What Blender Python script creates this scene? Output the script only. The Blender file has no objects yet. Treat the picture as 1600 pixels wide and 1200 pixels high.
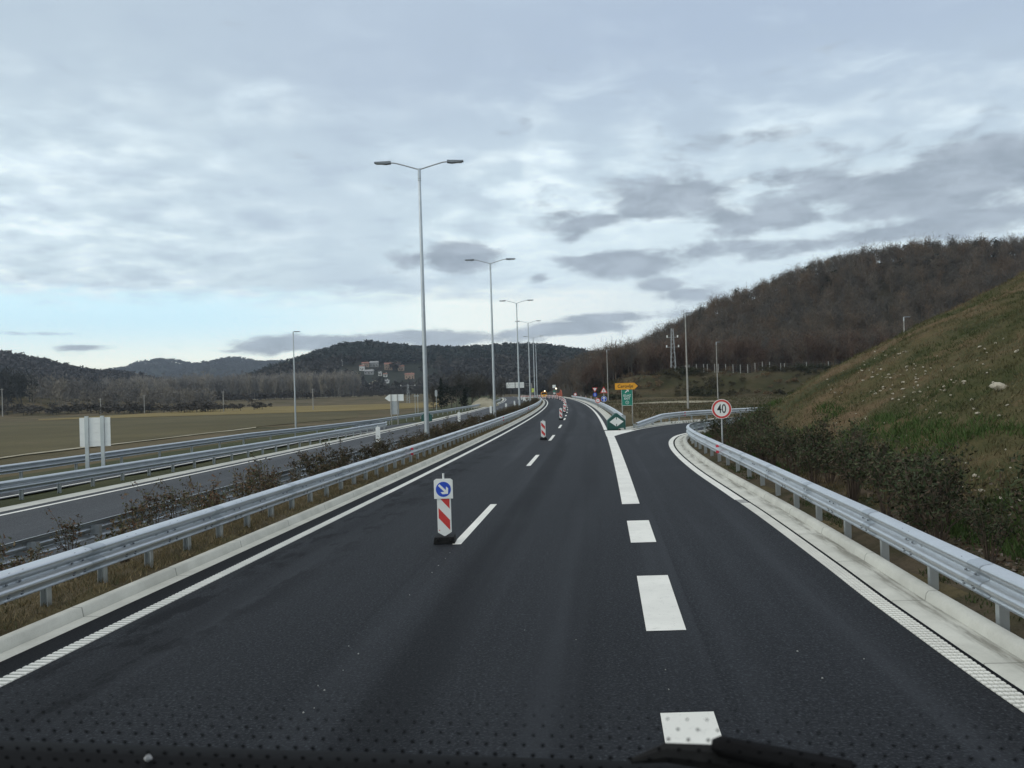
import bpy, math, random
import numpy as np
from mathutils import Vector, Matrix

S = bpy.context.scene
COL = S.collection
R = math.radians
random.seed(7)
RNG = np.random.default_rng(7)

# ------------------------------------------------------------------ camera, sky, sun, exposure
F, H, ROLL, YC = 1290.0, 2.95, math.atan(0.03), 609.5
PITCH = math.atan((YC - 600) / F)
cam_d = bpy.data.cameras.new('camera')
cam_d.sensor_width = 36.0
cam_d.lens = 36.0 * F / 1600.0
cam_d.clip_start, cam_d.clip_end = 0.05, 20000
cam_d.dof.use_dof = True
cam_d.dof.focus_distance = 40.0
cam_d.dof.aperture_fstop = 13.0
cam = bpy.data.objects.new('camera', cam_d)
COL.objects.link(cam)
cam.matrix_world = (Matrix.Translation((0, 0, H)) @ Matrix.Rotation(PITCH, 4, 'X') @ Matrix.Rotation(R(90), 4, 'X')
                    @ Matrix.Rotation(-ROLL, 4, 'Z'))
S.camera = cam
S.view_settings.view_transform = 'Standard'
S.view_settings.look = 'None'
S.view_settings.exposure = 0.0
S.view_settings.gamma = 1.0
S.cycles.use_denoising = True
S.cycles.max_bounces = 6
S.cycles.volume_bounces = 0
HAZE = 0.00012

SUN_EL, SUN_AZ = R(22), R(-115)          # azimuth measured from +Y towards +X
sun_d = bpy.data.lights.new('sun', 'SUN')
sun_d.energy = 0.9
sun_d.angle = R(14)
sun_d.color = (1.0, 0.94, 0.85)
sun = bpy.data.objects.new('sun', sun_d)
COL.objects.link(sun)
sdir = Vector((math.sin(SUN_AZ) * math.cos(SUN_EL), math.cos(SUN_AZ) * math.cos(SUN_EL), math.sin(SUN_EL)))
sun.rotation_euler = (-sdir).to_track_quat('-Z', 'Y').to_euler()


class NT:
    """small helper for node trees"""
    def __init__(s, tree):
        s.t = tree
        s.t.nodes.clear()

    def n(s, typ, **kw):
        nd = s.t.nodes.new(typ)
        for k, v in kw.items():
            setattr(nd, k, v)
        return nd

    def put(s, sock, v):
        if isinstance(v, (int, float)):
            sock.default_value = v
        elif isinstance(v, (tuple, list)):
            sock.default_value = v if len(v) == len(sock.default_value) else (*v, 1.0)
        else:
            s.t.links.new(v, sock)

    def m(s, op, a, b=None, c=None, clamp=False):
        nd = s.n('ShaderNodeMath', operation=op, use_clamp=clamp)
        for i, v in enumerate((a, b, c)):
            if v is not None:
                s.put(nd.inputs[i], v)
        return nd.outputs[0]

    def ss(s, x, a, b):
        nd = s.n('ShaderNodeMapRange', interpolation_type='SMOOTHSTEP')
        s.put(nd.inputs[0], x)
        nd.inputs[1].default_value = a
        nd.inputs[2].default_value = b
        return nd.outputs[0]

    def mix(s, f, a, b, blend='MIX'):
        nd = s.n('ShaderNodeMix', data_type='RGBA', blend_type=blend)
        s.put(nd.inputs[0], f)
        s.put(nd.inputs[6], a)
        s.put(nd.inputs[7], b)
        return nd.outputs[2]

    def noise(s, vec, scale, detail=4.0, rough=0.55, dist=0.0):
        nd = s.n('ShaderNodeTexNoise')
        if vec is not None:
            s.put(nd.inputs['Vector'], vec)
        nd.inputs['Scale'].default_value = scale
        nd.inputs['Detail'].default_value = detail
        nd.inputs['Roughness'].default_value = rough
        nd.inputs['Distortion'].default_value = dist
        return nd.outputs['Fac']

    def scalev(s, vec, sc):
        nd = s.n('ShaderNodeMapping')
        s.put(nd.inputs[0], vec)
        nd.inputs[3].default_value = sc
        return nd.outputs[0]


def make_world():
    w = bpy.data.worlds.new('World')
    S.world = w
    w.use_nodes = True
    q = NT(w.node_tree)
    sky = q.n('ShaderNodeTexSky', sky_type='NISHITA')
    sky.sun_disc = False
    sky.sun_elevation = SUN_EL
    sky.sun_rotation = SUN_AZ
    sky.air_density = 1.0
    sky.dust_density = 2.0
    g = q.n('ShaderNodeTexCoord').outputs['Generated']
    nz = q.n('ShaderNodeVectorMath', operation='NORMALIZE')
    q.put(nz.inputs[0], g)
    sp = q.n('ShaderNodeSeparateXYZ')
    q.put(sp.inputs[0], nz.outputs[0])
    x, y, z = sp.outputs
    u = q.m('MULTIPLY', q.m('ARCTAN2', x, y), F)            # azimuth and elevation of the direction, 1/1290 rad units
    v = q.m('MULTIPLY', q.m('ARCSINE', z), F)
    zz = q.m('ADD', q.m('MAXIMUM', z, 0.0), 0.16)
    cx = q.n('ShaderNodeCombineXYZ')
    q.put(cx.inputs[0], q.m('DIVIDE', x, zz))
    q.put(cx.inputs[1], q.m('DIVIDE', y, zz))
    pl = cx.outputs[0]                                       # point on a flat cloud layer
    n1 = q.noise(q.scalev(pl, (0.8, 1.0, 1)), 1.1, 7.0, 0.55, 0.3)
    n2 = q.noise(q.scalev(pl, (2.0, 2.6, 1)), 2.4, 6.0, 0.55, 0.5)
    n3 = q.noise(q.scalev(pl, (0.5, 0.35, 1)), 0.9, 3.0, 0.5)
    t = q.m('ADD', q.m('MULTIPLY', n1, 0.5), q.m('ADD', q.m('MULTIPLY', n2, 0.5), q.m('MULTIPLY', n3, 0.5)))
    n4 = q.noise(pl, 7.0, 4.0, 0.5, 0.15)
    n5 = q.noise(pl, 3.2, 5.0, 0.55, 0.2)
    left = q.ss(u, 300, -500)
    base_dark = q.mix(left, (0.34, 0.42, 0.53), (0.40, 0.485, 0.565))
    mid = q.mix(q.ss(v, 520, 220), base_dark, (0.53, 0.64, 0.70))
    cell = q.m('ADD', q.m('MULTIPLY', n4, 0.55), q.m('MULTIPLY', n5, 0.45))
    patch = q.ss(q.m('ADD', q.m('MULTIPLY', n1, 0.6), q.m('MULTIPLY', n3, 0.5)), 0.46, 0.64)
    cloud = q.mix(q.m('MULTIPLY', q.ss(t, 0.70, 0.98), q.ss(v, 640, 380)), mid, (0.66, 0.77, 0.83))
    cloud = q.mix(q.m('MULTIPLY', q.m('MULTIPLY', q.ss(cell, 0.46, 0.66), patch), q.ss(v, 560, 330)), cloud, (0.80, 0.90, 0.92))
    cloud = q.mix(q.m('MULTIPLY', q.ss(cell, 0.50, 0.34), 0.5), cloud, (0.36, 0.44, 0.53))
    cloud = q.mix(q.m('MULTIPLY', q.ss(n3, 0.52, 0.34), 0.45), cloud, (0.34, 0.41, 0.52))
    # clear strip low over the horizon
    edge = q.m('ADD', v, q.m('MULTIPLY', q.m('SUBTRACT', n2, 0.5), 70.0))
    clear = q.ss(edge, 172, 128)
    clear = q.m('MULTIPLY', clear, q.ss(u, 420, 40))
    gapc = q.mix(q.ss(v, 120, 35), (0.66, 0.93, 1.03), (1.05, 1.06, 0.90))
    gapc = q.mix(q.ss(u, -500, 100), gapc, (1.02, 1.03, 0.92))
    skyc = q.mix(0.92, q.mix(1.0, sky.outputs[0], (0.05, 0.05, 0.05), 'MULTIPLY'), gapc)
    col = q.mix(clear, cloud, skyc)
    # lower middle and right brighter veil
    veil = q.m('MULTIPLY', q.ss(u, -150, 120), q.ss(v, 330, 200))
    col = q.mix(q.m('MULTIPLY', veil, 0.5), col, (0.66, 0.77, 0.82))
    # overcast out of view overhead, brightened and neutralised to light the ground
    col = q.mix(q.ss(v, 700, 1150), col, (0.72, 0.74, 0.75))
    # separate darker low clouds
    nd = q.noise(q.scalev(nz.outputs[0], (13, 13, 34)), 1.0, 7.0, 0.58, 0.3)
    msk = None
    for (bx, by, su, sv, a) in ((1030, 318, 120, 26, 1.0), (930, 350, 70, 22, .8), (1470, 325, 200, 46, 1.0), (1210, 350, 110, 30, .9), (1240, 300, 60, 16, .7),
                                (975, 412, 90, 20, 1.0), (640, 408, 30, 18, .8), (715, 400, 42, 20, 1.0), (520, 541, 150, 13, 1.0), (700, 530, 110, 15, .9), (905, 513, 80, 9, 1.0),
                                (960, 497, 70, 7, .9), (1190, 242, 60, 14, .65), (1085, 462, 45, 12, .9), (850, 435, 26, 9, .9), (1150, 400, 160, 18, .7), (1040, 450, 40, 10, .8),
                                (60, 536, 90, 4, .6), (125, 553, 30, 4, .7), (360, 552, 40, 5, .6), (900, 375, 30, 14, .6), (1500, 380, 150, 22, .9)):
        u0 = math.atan((bx - 800) / F) * F
        v0 = YC - 0.03 * (bx - 800) - by
        du = q.m('POWER', q.m('ABSOLUTE', q.m('DIVIDE', q.m('SUBTRACT', u, u0), su * 1.25)), 2.0)
        dv = q.m('POWER', q.m('ABSOLUTE', q.m('DIVIDE', q.m('SUBTRACT', v, v0), sv * 1.25)), 2.0)
        e = q.m('MULTIPLY', q.m('POWER', 2.71828, q.m('MULTIPLY', q.m('ADD', du, dv), -1.0)), a)
        msk = e if msk is None else q.m('MAXIMUM', msk, e)
    k = q.ss(q.m('ADD', msk, q.m('MULTIPLY', q.m('SUBTRACT', nd, 0.5), 2.0)), 0.24, 0.74)
    ne = q.noise(q.scalev(nz.outputs[0], (22, 22, 60)), 1.0, 5.0, 0.6, 0.3)
    darkc = q.mix(q.ss(ne, 0.3, 0.7), (0.225, 0.27, 0.325), (0.33, 0.385, 0.45))
    col = q.mix(q.m('MULTIPLY', k, 0.9), col, darkc)
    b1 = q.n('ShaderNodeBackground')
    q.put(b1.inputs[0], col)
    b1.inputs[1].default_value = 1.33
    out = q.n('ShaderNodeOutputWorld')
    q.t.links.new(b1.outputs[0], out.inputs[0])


make_world()

# ------------------------------------------------------------------ photograph geometry helpers (survey of where things stand)
_cr, _sr = math.cos(ROLL), math.sin(ROLL)
_cp, _sp = math.cos(PITCH), math.sin(PITCH)


def ray(x, y):
    a, b = x - 800.0, 600.0 - y
    uu, vv = (a * _cr + b * _sr) / F, (-a * _sr + b * _cr) / F
    return uu, _cp - vv * _sp, _sp + vv * _cp


def P(x, y, z=0.0):
    d = ray(x, y)
    t = (z - H) / d[2]
    return d[0] * t, d[1] * t


def at(x, y, Y):
    d = ray(x, y)
    t = Y / d[1]
    return d[0] * t, Y, H + d[2] * t


_pts = [(0, 1067), (140, 999), (280, 932), (420, 862), (560, 796), (640, 751), (710, 717.5), (750, 699), (800, 670), (832, 651), (850, 637.5), (854, 630), (848, 622)]
_w = np.array([P(*p) for p in _pts])
_c = np.polyfit(_w[:, 1], _w[:, 0], 2, w=1 / np.maximum(_w[:, 1], 10))
YEND = 420.0


def L(y):
    """x of the left edge line of our carriageway"""
    y = np.asarray(y, float)
    yy = np.minimum(y, YEND)
    return np.polyval(_c, yy) + (y - yy) * (2 * _c[0] * YEND + _c[1])


def fn(pts):
    a = np.array(sorted(pts, key=lambda p: p[1]))
    return lambda y: np.interp(y, a[:, 1], a[:, 0])


def catmull(pts, n=8):
    pts = [np.array(p, float) for p in pts]
    pts = [2 * pts[0] - pts[1]] + pts + [2 * pts[-1] - pts[-2]]
    out = []
    for i in range(1, len(pts) - 2):
        p0, p1, p2, p3 = pts[i - 1:i + 3]
        for k in range(n):
            t = k / n
            out.append(0.5 * ((2 * p1) + (-p0 + p2) * t + (2 * p0 - 5 * p1 + 4 * p2 - p3) * t * t + (-p0 + 3 * p1 - 3 * p2 + p3) * t ** 3))
    out.append(pts[-2])
    return np.array(out)


def resample(path, step):
    path = np.asarray(path, float)
    d = np.r_[0, np.cumsum(np.linalg.norm(np.diff(path[:, :2], axis=0), axis=1))]
    s = np.arange(0, d[-1], step)
    return np.stack([np.interp(s, d, path[:, k]) for k in range(path.shape[1])], 1)


def normals(path):
    t = np.gradient(path[:, :2], axis=0)
    t /= np.linalg.norm(t, axis=1)[:, None]
    return np.stack([t[:, 1], -t[:, 0]], 1)      # to the right of travel


def road_path(o, y0, y1, step=2.0):
    ys = np.arange(y0, y1 + 0.01, step)
    return np.stack([L(ys) + o, ys], 1)


# ramp edges
RAMP_R = catmull([(5.1, -14), (4.55, 0), (4.44, 6), (4.72, 10.4), (5.0, 13.2), (5.45, 18), (5.8, 22.5), (6.25, 28.4), (6.95, 35), (7.75, 40.6), (8.75, 45.4), (10.1, 49.4), (13.0, 54), (18, 58), (25, 61), (36, 62.5), (48, 61)])
RAMP_L = catmull([(6.35, 49.8), (6.75, 52.0), (7.6, 54.2), (8.95, 57.4), (11.4, 61.7), (14, 64.7), (19, 68), (26, 70.6), (36, 72), (50, 71)])
_ra = fn([tuple(p) for p in RAMP_R[:90]])


# ------------------------------------------------------------------ materials
MATS = {}


def mat(name, col, rough=0.6, metal=0.0, var=0.12, scale=3.0, bump=0.0, spec=0.5, coord='Object', emit=0.0, detail=4.0):
    """principled material with slight procedural variation"""
    if name in MATS:
        return MATS[name]
    m = bpy.data.materials.new(name)
    m.use_nodes = True
    q = NT(m.node_tree)
    tc = q.n('ShaderNodeTexCoord').outputs[coord]
    n = q.noise(tc, scale, detail)
    f = q.ss(n, 0.3, 0.7)
    lo = tuple(c * (1 - var) for c in col)
    hi = tuple(min(1, c * (1 + var)) for c in col)
    b = q.n('ShaderNodeBsdfPrincipled')
    q.put(b.inputs['Base Color'], q.mix(f, lo, hi))
    b.inputs['Roughness'].default_value = rough
    b.inputs['Metallic'].default_value = metal
    b.inputs['Specular IOR Level'].default_value = spec
    if bump:
        bp = q.n('ShaderNodeBump')
        bp.inputs['Strength'].default_value = bump
        bp.inputs['Distance'].default_value = 0.02
        q.put(bp.inputs['Height'], n)
        q.put(b.inputs['Normal'], bp.outputs[0])
    if emit:
        b.inputs['Emission Color'].default_value = (*col, 1)
        b.inputs['Emission Strength'].default_value = emit
    o = q.n('ShaderNodeOutputMaterial')
    q.t.links.new(b.outputs[0], o.inputs[0])
    MATS[name] = m
    return m


def mat_asphalt(name, dark, light, tracks):
    m = bpy.data.materials.new(name)
    m.use_nodes = True
    q = NT(m.node_tree)
    tc = q.n('ShaderNodeTexCoord')
    ob, uv = tc.outputs['Object'], tc.outputs['UV']
    big = q.noise(ob, 0.22, 5, 0.6)
    streak = q.noise(q.scalev(uv, (2.2, 0.09, 1)), 1.0, 5, 0.6)
    fine = q.noise(ob, 95.0, 3, 0.7)
    mid = q.noise(ob, 9.0, 4, 0.6)
    c = q.mix(q.ss(big, 0.35, 0.7), dark, light)
    c = q.mix(q.m('MULTIPLY', q.ss(streak, 0.45, 0.75), 0.35), c, tuple(v * 0.72 for v in dark))
    c = q.mix(q.m('MULTIPLY', q.ss(fine, 0.55, 0.8), 0.55), c, tuple(v * 2.1 for v in light))
    c = q.mix(q.m('MULTIPLY', q.ss(fine, 0.45, 0.25), 0.6), c, tuple(v * 0.5 for v in dark))
    c = q.mix(q.m('MULTIPLY', q.ss(mid, 0.5, 0.8), 0.45), c, tuple(v * 1.6 for v in light))
    gr = q.noise(ob, 32.0, 2, 0.6)
    c = q.mix(q.m('MULTIPLY', q.ss(gr, 0.5, 0.75), 0.7), c, tuple(v * 3.0 for v in light))
    g2 = q.noise(ob, 12.0, 2, 0.6)
    c = q.mix(q.m('MULTIPLY', q.ss(g2, 0.58, 0.75), 0.35), c, tuple(v * 2.4 for v in light))
    c = q.mix(q.m('MULTIPLY', q.ss(gr, 0.45, 0.25), 0.6), c, tuple(v * 0.45 for v in dark))
    sp = q.n('ShaderNodeSeparateXYZ')
    q.put(sp.inputs[0], uv)
    U, V = sp.outputs[0], sp.outputs[1]
    wob = q.m('MULTIPLY', q.m('SUBTRACT', q.noise(q.scalev(uv, (0, 0.05, 1)), 1.0, 2), 0.5), 0.5)
    for (o, wd, a) in tracks:       # tyre-worn wheel paths
        d = q.m('ABSOLUTE', q.m('SUBTRACT', q.m('ADD', U, wob), o))
        c = q.mix(q.m('MULTIPLY', q.ss(d, wd, wd * 0.35), a), c, tuple(v * 0.45 for v in dark))
    # paving joint between the lanes
    c = q.mix(q.m('MULTIPLY', q.ss(q.m('ABSOLUTE', q.m('SUBTRACT', q.m('ADD', U, q.m('MULTIPLY', wob, 0.06)), 3.28)), 0.03, 0.012), 0.15 if tracks else 0.0), c, tuple(v * 0.35 for v in dark))
    # slightly paler polished strips either side of the wheel paths
    pol = q.noise(q.scalev(uv, (0.9, 0.025, 1)), 1.0, 3, 0.5)
    c = q.mix(q.m('MULTIPLY', q.ss(pol, 0.5, 0.72), 0.5), c, tuple(v * 1.9 for v in light))
    # damp scuffs beside the edge line
    sc = q.noise(q.scalev(uv, (1.6, 0.5, 1)), 1.0, 6, 0.7)
    k = q.m('MULTIPLY', q.ss(sc, 0.50, 0.58), q.m('MULTIPLY', q.ss(U, 2.2, 0.8), q.ss(U, 0.0, 0.35)))
    c = q.mix(q.m('MULTIPLY', k, 0.7), c, tuple(v * 0.4 for v in dark))
    b = q.n('ShaderNodeBsdfPrincipled')
    q.put(b.inputs['Base Color'], c)
    q.put(b.inputs['Roughness'], q.m('ADD', 0.62, q.m('MULTIPLY', big, 0.25)))
    bw = q.n('ShaderNodeRGBToBW')
    q.put(bw.inputs[0], c)
    q.put(b.inputs['Specular IOR Level'], q.m('MINIMUM', q.m('ADD', q.m('MULTIPLY', bw.outputs[0], 13.0), 0.05), 0.8))
    bp = q.n('ShaderNodeBump')
    bp.inputs['Strength'].default_value = 0.5
    bp.inputs['Distance'].default_value = 0.008
    q.put(bp.inputs['Height'], fine)
    q.put(b.inputs['Normal'], bp.outputs[0])
    o = q.n('ShaderNodeOutputMaterial')
    q.t.links.new(b.outputs[0], o.inputs[0])
    return m


def mat_concrete(name, dirt_lo=0.0, dirt_hi=0.0):
    m = bpy.data.materials.new(name)
    m.use_nodes = True
    q = NT(m.node_tree)
    tc = q.n('ShaderNodeTexCoord')
    ob, uv = tc.outputs['Object'], tc.outputs['UV']
    n = q.noise(ob, 1.3, 6, 0.65)
    f = q.noise(ob, 40, 3, 0.6)
    c = q.mix(q.ss(n, 0.3, 0.7), (0.46, 0.455, 0.40), (0.58, 0.575, 0.51))
    c = q.mix(q.m('MULTIPLY', q.ss(f, 0.5, 0.8), 0.3), c, (0.32, 0.32, 0.28))
    sp = q.n('ShaderNodeSeparateXYZ')
    q.put(sp.inputs[0], uv)
    if dirt_hi:
        s = q.noise(q.scalev(uv, (3.0, 0.7, 1)), 1.0, 6, 0.7)
        k = q.m('MULTIPLY', q.ss(sp.outputs[0], dirt_lo, dirt_hi), q.ss(s, 0.38, 0.62))
        c = q.mix(q.m('MULTIPLY', k, 0.75), c, (0.14, 0.13, 0.10))
    # dark joints every few metres
    fr = q.m('FRACT', q.m('DIVIDE', sp.outputs[1], 2.5))
    c = q.mix(q.m('MULTIPLY', q.ss(fr, 0.012, 0.006), 0.7), c, (0.12, 0.12, 0.1))
    b = q.n('ShaderNodeBsdfPrincipled')
    q.put(b.inputs['Base Color'], c)
    b.inputs['Roughness'].default_value = 0.85
    bp = q.n('ShaderNodeBump')
    bp.inputs['Strength'].default_value = 0.4
    bp.inputs['Distance'].default_value = 0.01
    q.put(bp.inputs['Height'], f)
    q.put(b.inputs['Normal'], bp.outputs[0])
    o = q.n('ShaderNodeOutputMaterial')
    q.t.links.new(b.outputs[0], o.inputs[0])
    return m


def mat_ground(name, stops, s1=0.35, s2=4.0, rough=0.95, leaf=0.0):
    """patchy soil / grass colours from two noises of the position"""
    m = bpy.data.materials.new(name)
    m.use_nodes = True
    q = NT(m.node_tree)
    geo = q.n('ShaderNodeNewGeometry').outputs['Position']
    a = q.noise(geo, s1, 4, 0.6)
    d = q.noise(geo, s2, 5, 0.7)
    fine = q.noise(geo, s2 * 7, 3, 0.7)
    t = q.m('ADD', q.m('MULTIPLY', a, 0.65), q.m('ADD', q.m('MULTIPLY', d, 0.22), q.m('MULTIPLY', fine, 0.13)))
    rp = q.n('ShaderNodeValToRGB')
    q.put(rp.inputs[0], t)
    el = rp.color_ramp.elements
    while len(el) < len(stops):
        el.new(0.5)
    for e, (p, c) in zip(el, stops):
        e.position = p
        e.color = (*c, 1)
    c = rp.outputs[0]
    c = q.mix(q.m('MULTIPLY', q.ss(fine, 0.5, 0.25), 0.6), c, q.mix(1.0, c, (0.45, 0.45, 0.45), 'MULTIPLY'))
    b = q.n('ShaderNodeBsdfPrincipled')
    q.put(b.inputs['Base Color'], c)
    b.inputs['Roughness'].default_value = rough
    b.inputs['Specular IOR Level'].default_value = 0.1
    bp = q.n('ShaderNodeBump')
    bp.inputs['Strength'].default_value = 0.8
    bp.inputs['Distance'].default_value = 0.12
    q.put(bp.inputs['Height'], d)
    q.put(b.inputs['Normal'], bp.outputs[0])
    o = q.n('ShaderNodeOutputMaterial')
    q.t.links.new(b.outputs[0], o.inputs[0])
    return m


def mat_tint(name, base, mul=1.0, transl=0.0):
    """colour from the per-vertex 'tint' attribute (own colour of each tree or blade)"""
    m = bpy.data.materials.new(name)
    m.use_nodes = True
    q = NT(m.node_tree)
    a = q.n('ShaderNodeAttribute', attribute_name='tint')
    oi = q.n('ShaderNodeObjectInfo').outputs['Random']
    k = q.m('ADD', 0.75, q.m('MULTIPLY', oi, 0.5))
    kk = q.n('ShaderNodeCombineColor')
    for i in range(3):
        q.put(kk.inputs[i], k)
    c = q.mix(1.0, a.outputs['Color'], tuple(v * mul for v in base), 'MULTIPLY')
    c = q.mix(1.0, c, kk.outputs[0], 'MULTIPLY')
    b = q.n('ShaderNodeBsdfPrincipled')
    q.put(b.inputs['Base Color'], c)
    b.inputs['Roughness'].default_value = 0.8
    b.inputs['Specular IOR Level'].default_value = 0.15
    o = q.n('ShaderNodeOutputMaterial')
    q.t.links.new(b.outputs[0], o.inputs[0])
    return m


def mat_steel(name, col):
    """dull galvanised steel: streaked, slightly mottled"""
    m = bpy.data.materials.new(name)
    m.use_nodes = True
    q = NT(m.node_tree)
    tc = q.n('ShaderNodeTexCoord').outputs['Object']
    n = q.noise(tc, 2.0, 6, 0.65)
    f = q.noise(q.scalev(tc, (1, 1, 6)), 14.0, 4, 0.6)
    c = q.mix(q.ss(n, 0.3, 0.7), tuple(v * 0.93 for v in col), tuple(v * 1.05 for v in col))
    c = q.mix(q.m('MULTIPLY', q.ss(f, 0.5, 0.75), 0.18), c, tuple(v * 0.75 for v in col))
    b = q.n('ShaderNodeBsdfPrincipled')
    q.put(b.inputs['Base Color'], c)
    b.inputs['Metallic'].default_value = 0.7
    q.put(b.inputs['Roughness'], q.m('ADD', 0.26, q.m('MULTIPLY', f, 0.2)))
    o = q.n('ShaderNodeOutputMaterial')
    q.t.links.new(b.outputs[0], o.inputs[0])
    return m


ASPH = mat_asphalt('asphalt', (0.0076, 0.0090, 0.0115), (0.0112, 0.0132, 0.0162), [(4.40, 0.5, 0.5), (5.95, 0.5, 0.3), (1.0, 0.5, 0.3), (-0.32, 0.30, 0.7)])
ASPH_R = mat_asphalt('ramp_asphalt', (0.0078, 0.0092, 0.0117), (0.0112, 0.0132, 0.0162), [])
ASPH_O = mat_asphalt('older_asphalt', (0.020, 0.022, 0.025), (0.028, 0.0305, 0.034), [])
CONC = mat_concrete('channel_concrete', 0.35, 0.8)
CONC_L = mat_concrete('channel_concrete_clean')
KERBM = mat_concrete('kerb_concrete')
mat('joint', (0.007, 0.008, 0.010), 0.85, 0, 0.3, 12, spec=0.1)


def mat_paint(name, col, lo, hi):
    m = bpy.data.materials.new(name)
    m.use_nodes = True
    q = NT(m.node_tree)
    ob = q.n('ShaderNodeTexCoord').outputs['Object']
    big, mid, fine = q.noise(ob, 0.9, 4, 0.6), q.noise(ob, 7.0, 5, 0.65), q.noise(ob, 70.0, 2, 0.6)
    c = q.mix(q.ss(big, 0.35, 0.7), tuple(v * 0.88 for v in col), col)
    c = q.mix(q.m('MULTIPLY', q.ss(mid, 0.5, 0.75), 0.35), c, tuple(v * 0.72 for v in col))
    wear = q.ss(q.m('ADD', q.m('MULTIPLY', fine, 0.6), q.m('MULTIPLY', mid, 0.4)), lo, hi)
    c = q.mix(q.m('MULTIPLY', wear, 0.8), c, (0.06, 0.062, 0.066))
    b = q.n('ShaderNodeBsdfPrincipled')
    q.put(b.inputs['Base Color'], c)
    b.inputs['Roughness'].default_value = 0.7
    bp = q.n('ShaderNodeBump')
    bp.inputs['Strength'].default_value = 0.3
    bp.inputs['Distance'].default_value = 0.006
    q.put(bp.inputs['Height'], fine)
    q.put(b.inputs['Normal'], bp.outputs[0])
    o = q.n('ShaderNodeOutputMaterial')
    q.t.links.new(b.outputs[0], o.inputs[0])
    return m


PAINT = mat_paint('road_paint', (0.80, 0.79, 0.72), 0.60, 0.72)
PAINTW = mat('greyed_road_paint', (0.30, 0.30, 0.28), 0.7, 0, 0.25, 9.0)  # base under the ribs: asphalt showing through, gap shade put into the colour
STEEL = mat_steel('galvanised_steel', (0.60, 0.625, 0.64))
STEEL2 = mat_steel('weathered_galvanised_steel', (0.46, 0.49, 0.51))
POSTM = mat_steel('galvanised_post', (0.50, 0.53, 0.54))
WHITE = mat('white_sign_sheet', (0.80, 0.81, 0.77), 0.45, 0, 0.04, 2.0)
GREYB = mat('grey_sign_back', (0.42, 0.44, 0.44), 0.5, 0.3, 0.08, 2.0)
RED = mat('red_reflective_sheet', (0.58, 0.045, 0.04), 0.4, 0, 0.08, 5)
REDL = mat('bright_red_reflector', (0.62, 0.05, 0.08), 0.3, 0, 0.05, 5)
BLUE = mat('blue_reflective_sheet', (0.015, 0.07, 0.48), 0.4, 0, 0.06, 5)
GREEN = mat('green_reflective_sheet', (0.012, 0.22, 0.15), 0.45, 0, 0.08, 4)
GREEND = mat('dark_green_moulding', (0.012, 0.075, 0.06), 0.5, 0, 0.1, 4)
YEL = mat('yellow_orange_sheet', (0.80, 0.36, 0.02), 0.45, 0, 0.06, 4)
BLACK = mat('black_lettering', (0.012, 0.012, 0.014), 0.5, 0, 0.05, 5)
RUBBER = mat('black_rubber', (0.009, 0.009, 0.009), 0.75, 0, 0.25, 20, 0.3, spec=0.2)
LUMI = mat('grey_luminaire', (0.20, 0.22, 0.24), 0.45, 0.3, 0.06, 5)
LENS = mat('luminaire_glass', (0.42, 0.45, 0.47), 0.25, 0.0, 0.04, 5)
PLASTIC = mat('black_plastic', (0.003, 0.003, 0.0035), 0.7, 0, 0.2, 30, spec=0.12)
PLASTIC2 = mat('grey_plastic', (0.03, 0.031, 0.033), 0.6, 0, 0.15, 30)
WOODP = mat('pale_pole', (0.34, 0.33, 0.30), 0.8, 0, 0.15, 3)
STONE = mat('pale_limestone', (0.40, 0.36, 0.28), 0.9, 0, 0.18, 6, 0.4)
GROUND = mat_ground('brown_green_ground', [(0.36, (0.052, 0.050, 0.022)), (0.46, (0.086, 0.072, 0.036)), (0.54, (0.120, 0.094, 0.052)), (0.66, (0.155, 0.12, 0.072))], 0.06, 1.2)
MOUND = mat_ground('mound_turf', [(0.34, (0.020, 0.028, 0.010)), (0.43, (0.050, 0.054, 0.021)), (0.51, (0.085, 0.074, 0.034)), (0.58, (0.125, 0.088, 0.048)), (0.70, (0.15, 0.095, 0.058))], 0.22, 2.2)
EARTH = mat_ground('verge_earth', [(0.38, (0.050, 0.050, 0.022)), (0.5, (0.085, 0.070, 0.044)), (0.62, (0.13, 0.10, 0.068))], 0.6, 5.0)
MEDIAN = mat_ground('median_earth', [(0.38, (0.060, 0.048, 0.026)), (0.5, (0.10, 0.08, 0.045)), (0.62, (0.16, 0.13, 0.085))], 0.8, 7.0)
FIELDB = mat_ground('brown_field', [(0.35, (0.074, 0.064, 0.032)), (0.5, (0.098, 0.084, 0.042)), (0.65, (0.130, 0.110, 0.056))], 0.03, 0.8)
FIELDY = mat_ground('straw_field', [(0.35, (0.16, 0.125, 0.05)), (0.5, (0.20, 0.155, 0.06)), (0.65, (0.24, 0.185, 0.08))], 0.02, 0.6)
VERGE = mat_ground('green_verge', [(0.35, (0.038, 0.046, 0.020)), (0.5, (0.055, 0.060, 0.026)), (0.65, (0.085, 0.078, 0.042))], 0.15, 1.6)
SAND = mat_ground('pale_gravel', [(0.35, (0.22, 0.19, 0.12)), (0.5, (0.34, 0.31, 0.22)), (0.65, (0.45, 0.41, 0.31))], 0.3, 3.0)
HILLM = mat_ground('woodland_floor', [(0.35, (0.030, 0.026, 0.018)), (0.5, (0.040, 0.034, 0.022)), (0.65, (0.055, 0.046, 0.030))], 0.03, 0.4)
BANK = mat_ground('cut_bank', [(0.36, (0.034, 0.035, 0.015)), (0.46, (0.050, 0.046, 0.021)), (0.55, (0.070, 0.057, 0.030)), (0.66, (0.12, 0.088, 0.05))], 0.09, 0.9)
HILLG = mat_ground('far_woodland', [(0.38, (0.018, 0.024, 0.017)), (0.5, (0.028, 0.031, 0.022)), (0.62, (0.045, 0.042, 0.028))], 0.008, 0.08)
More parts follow.
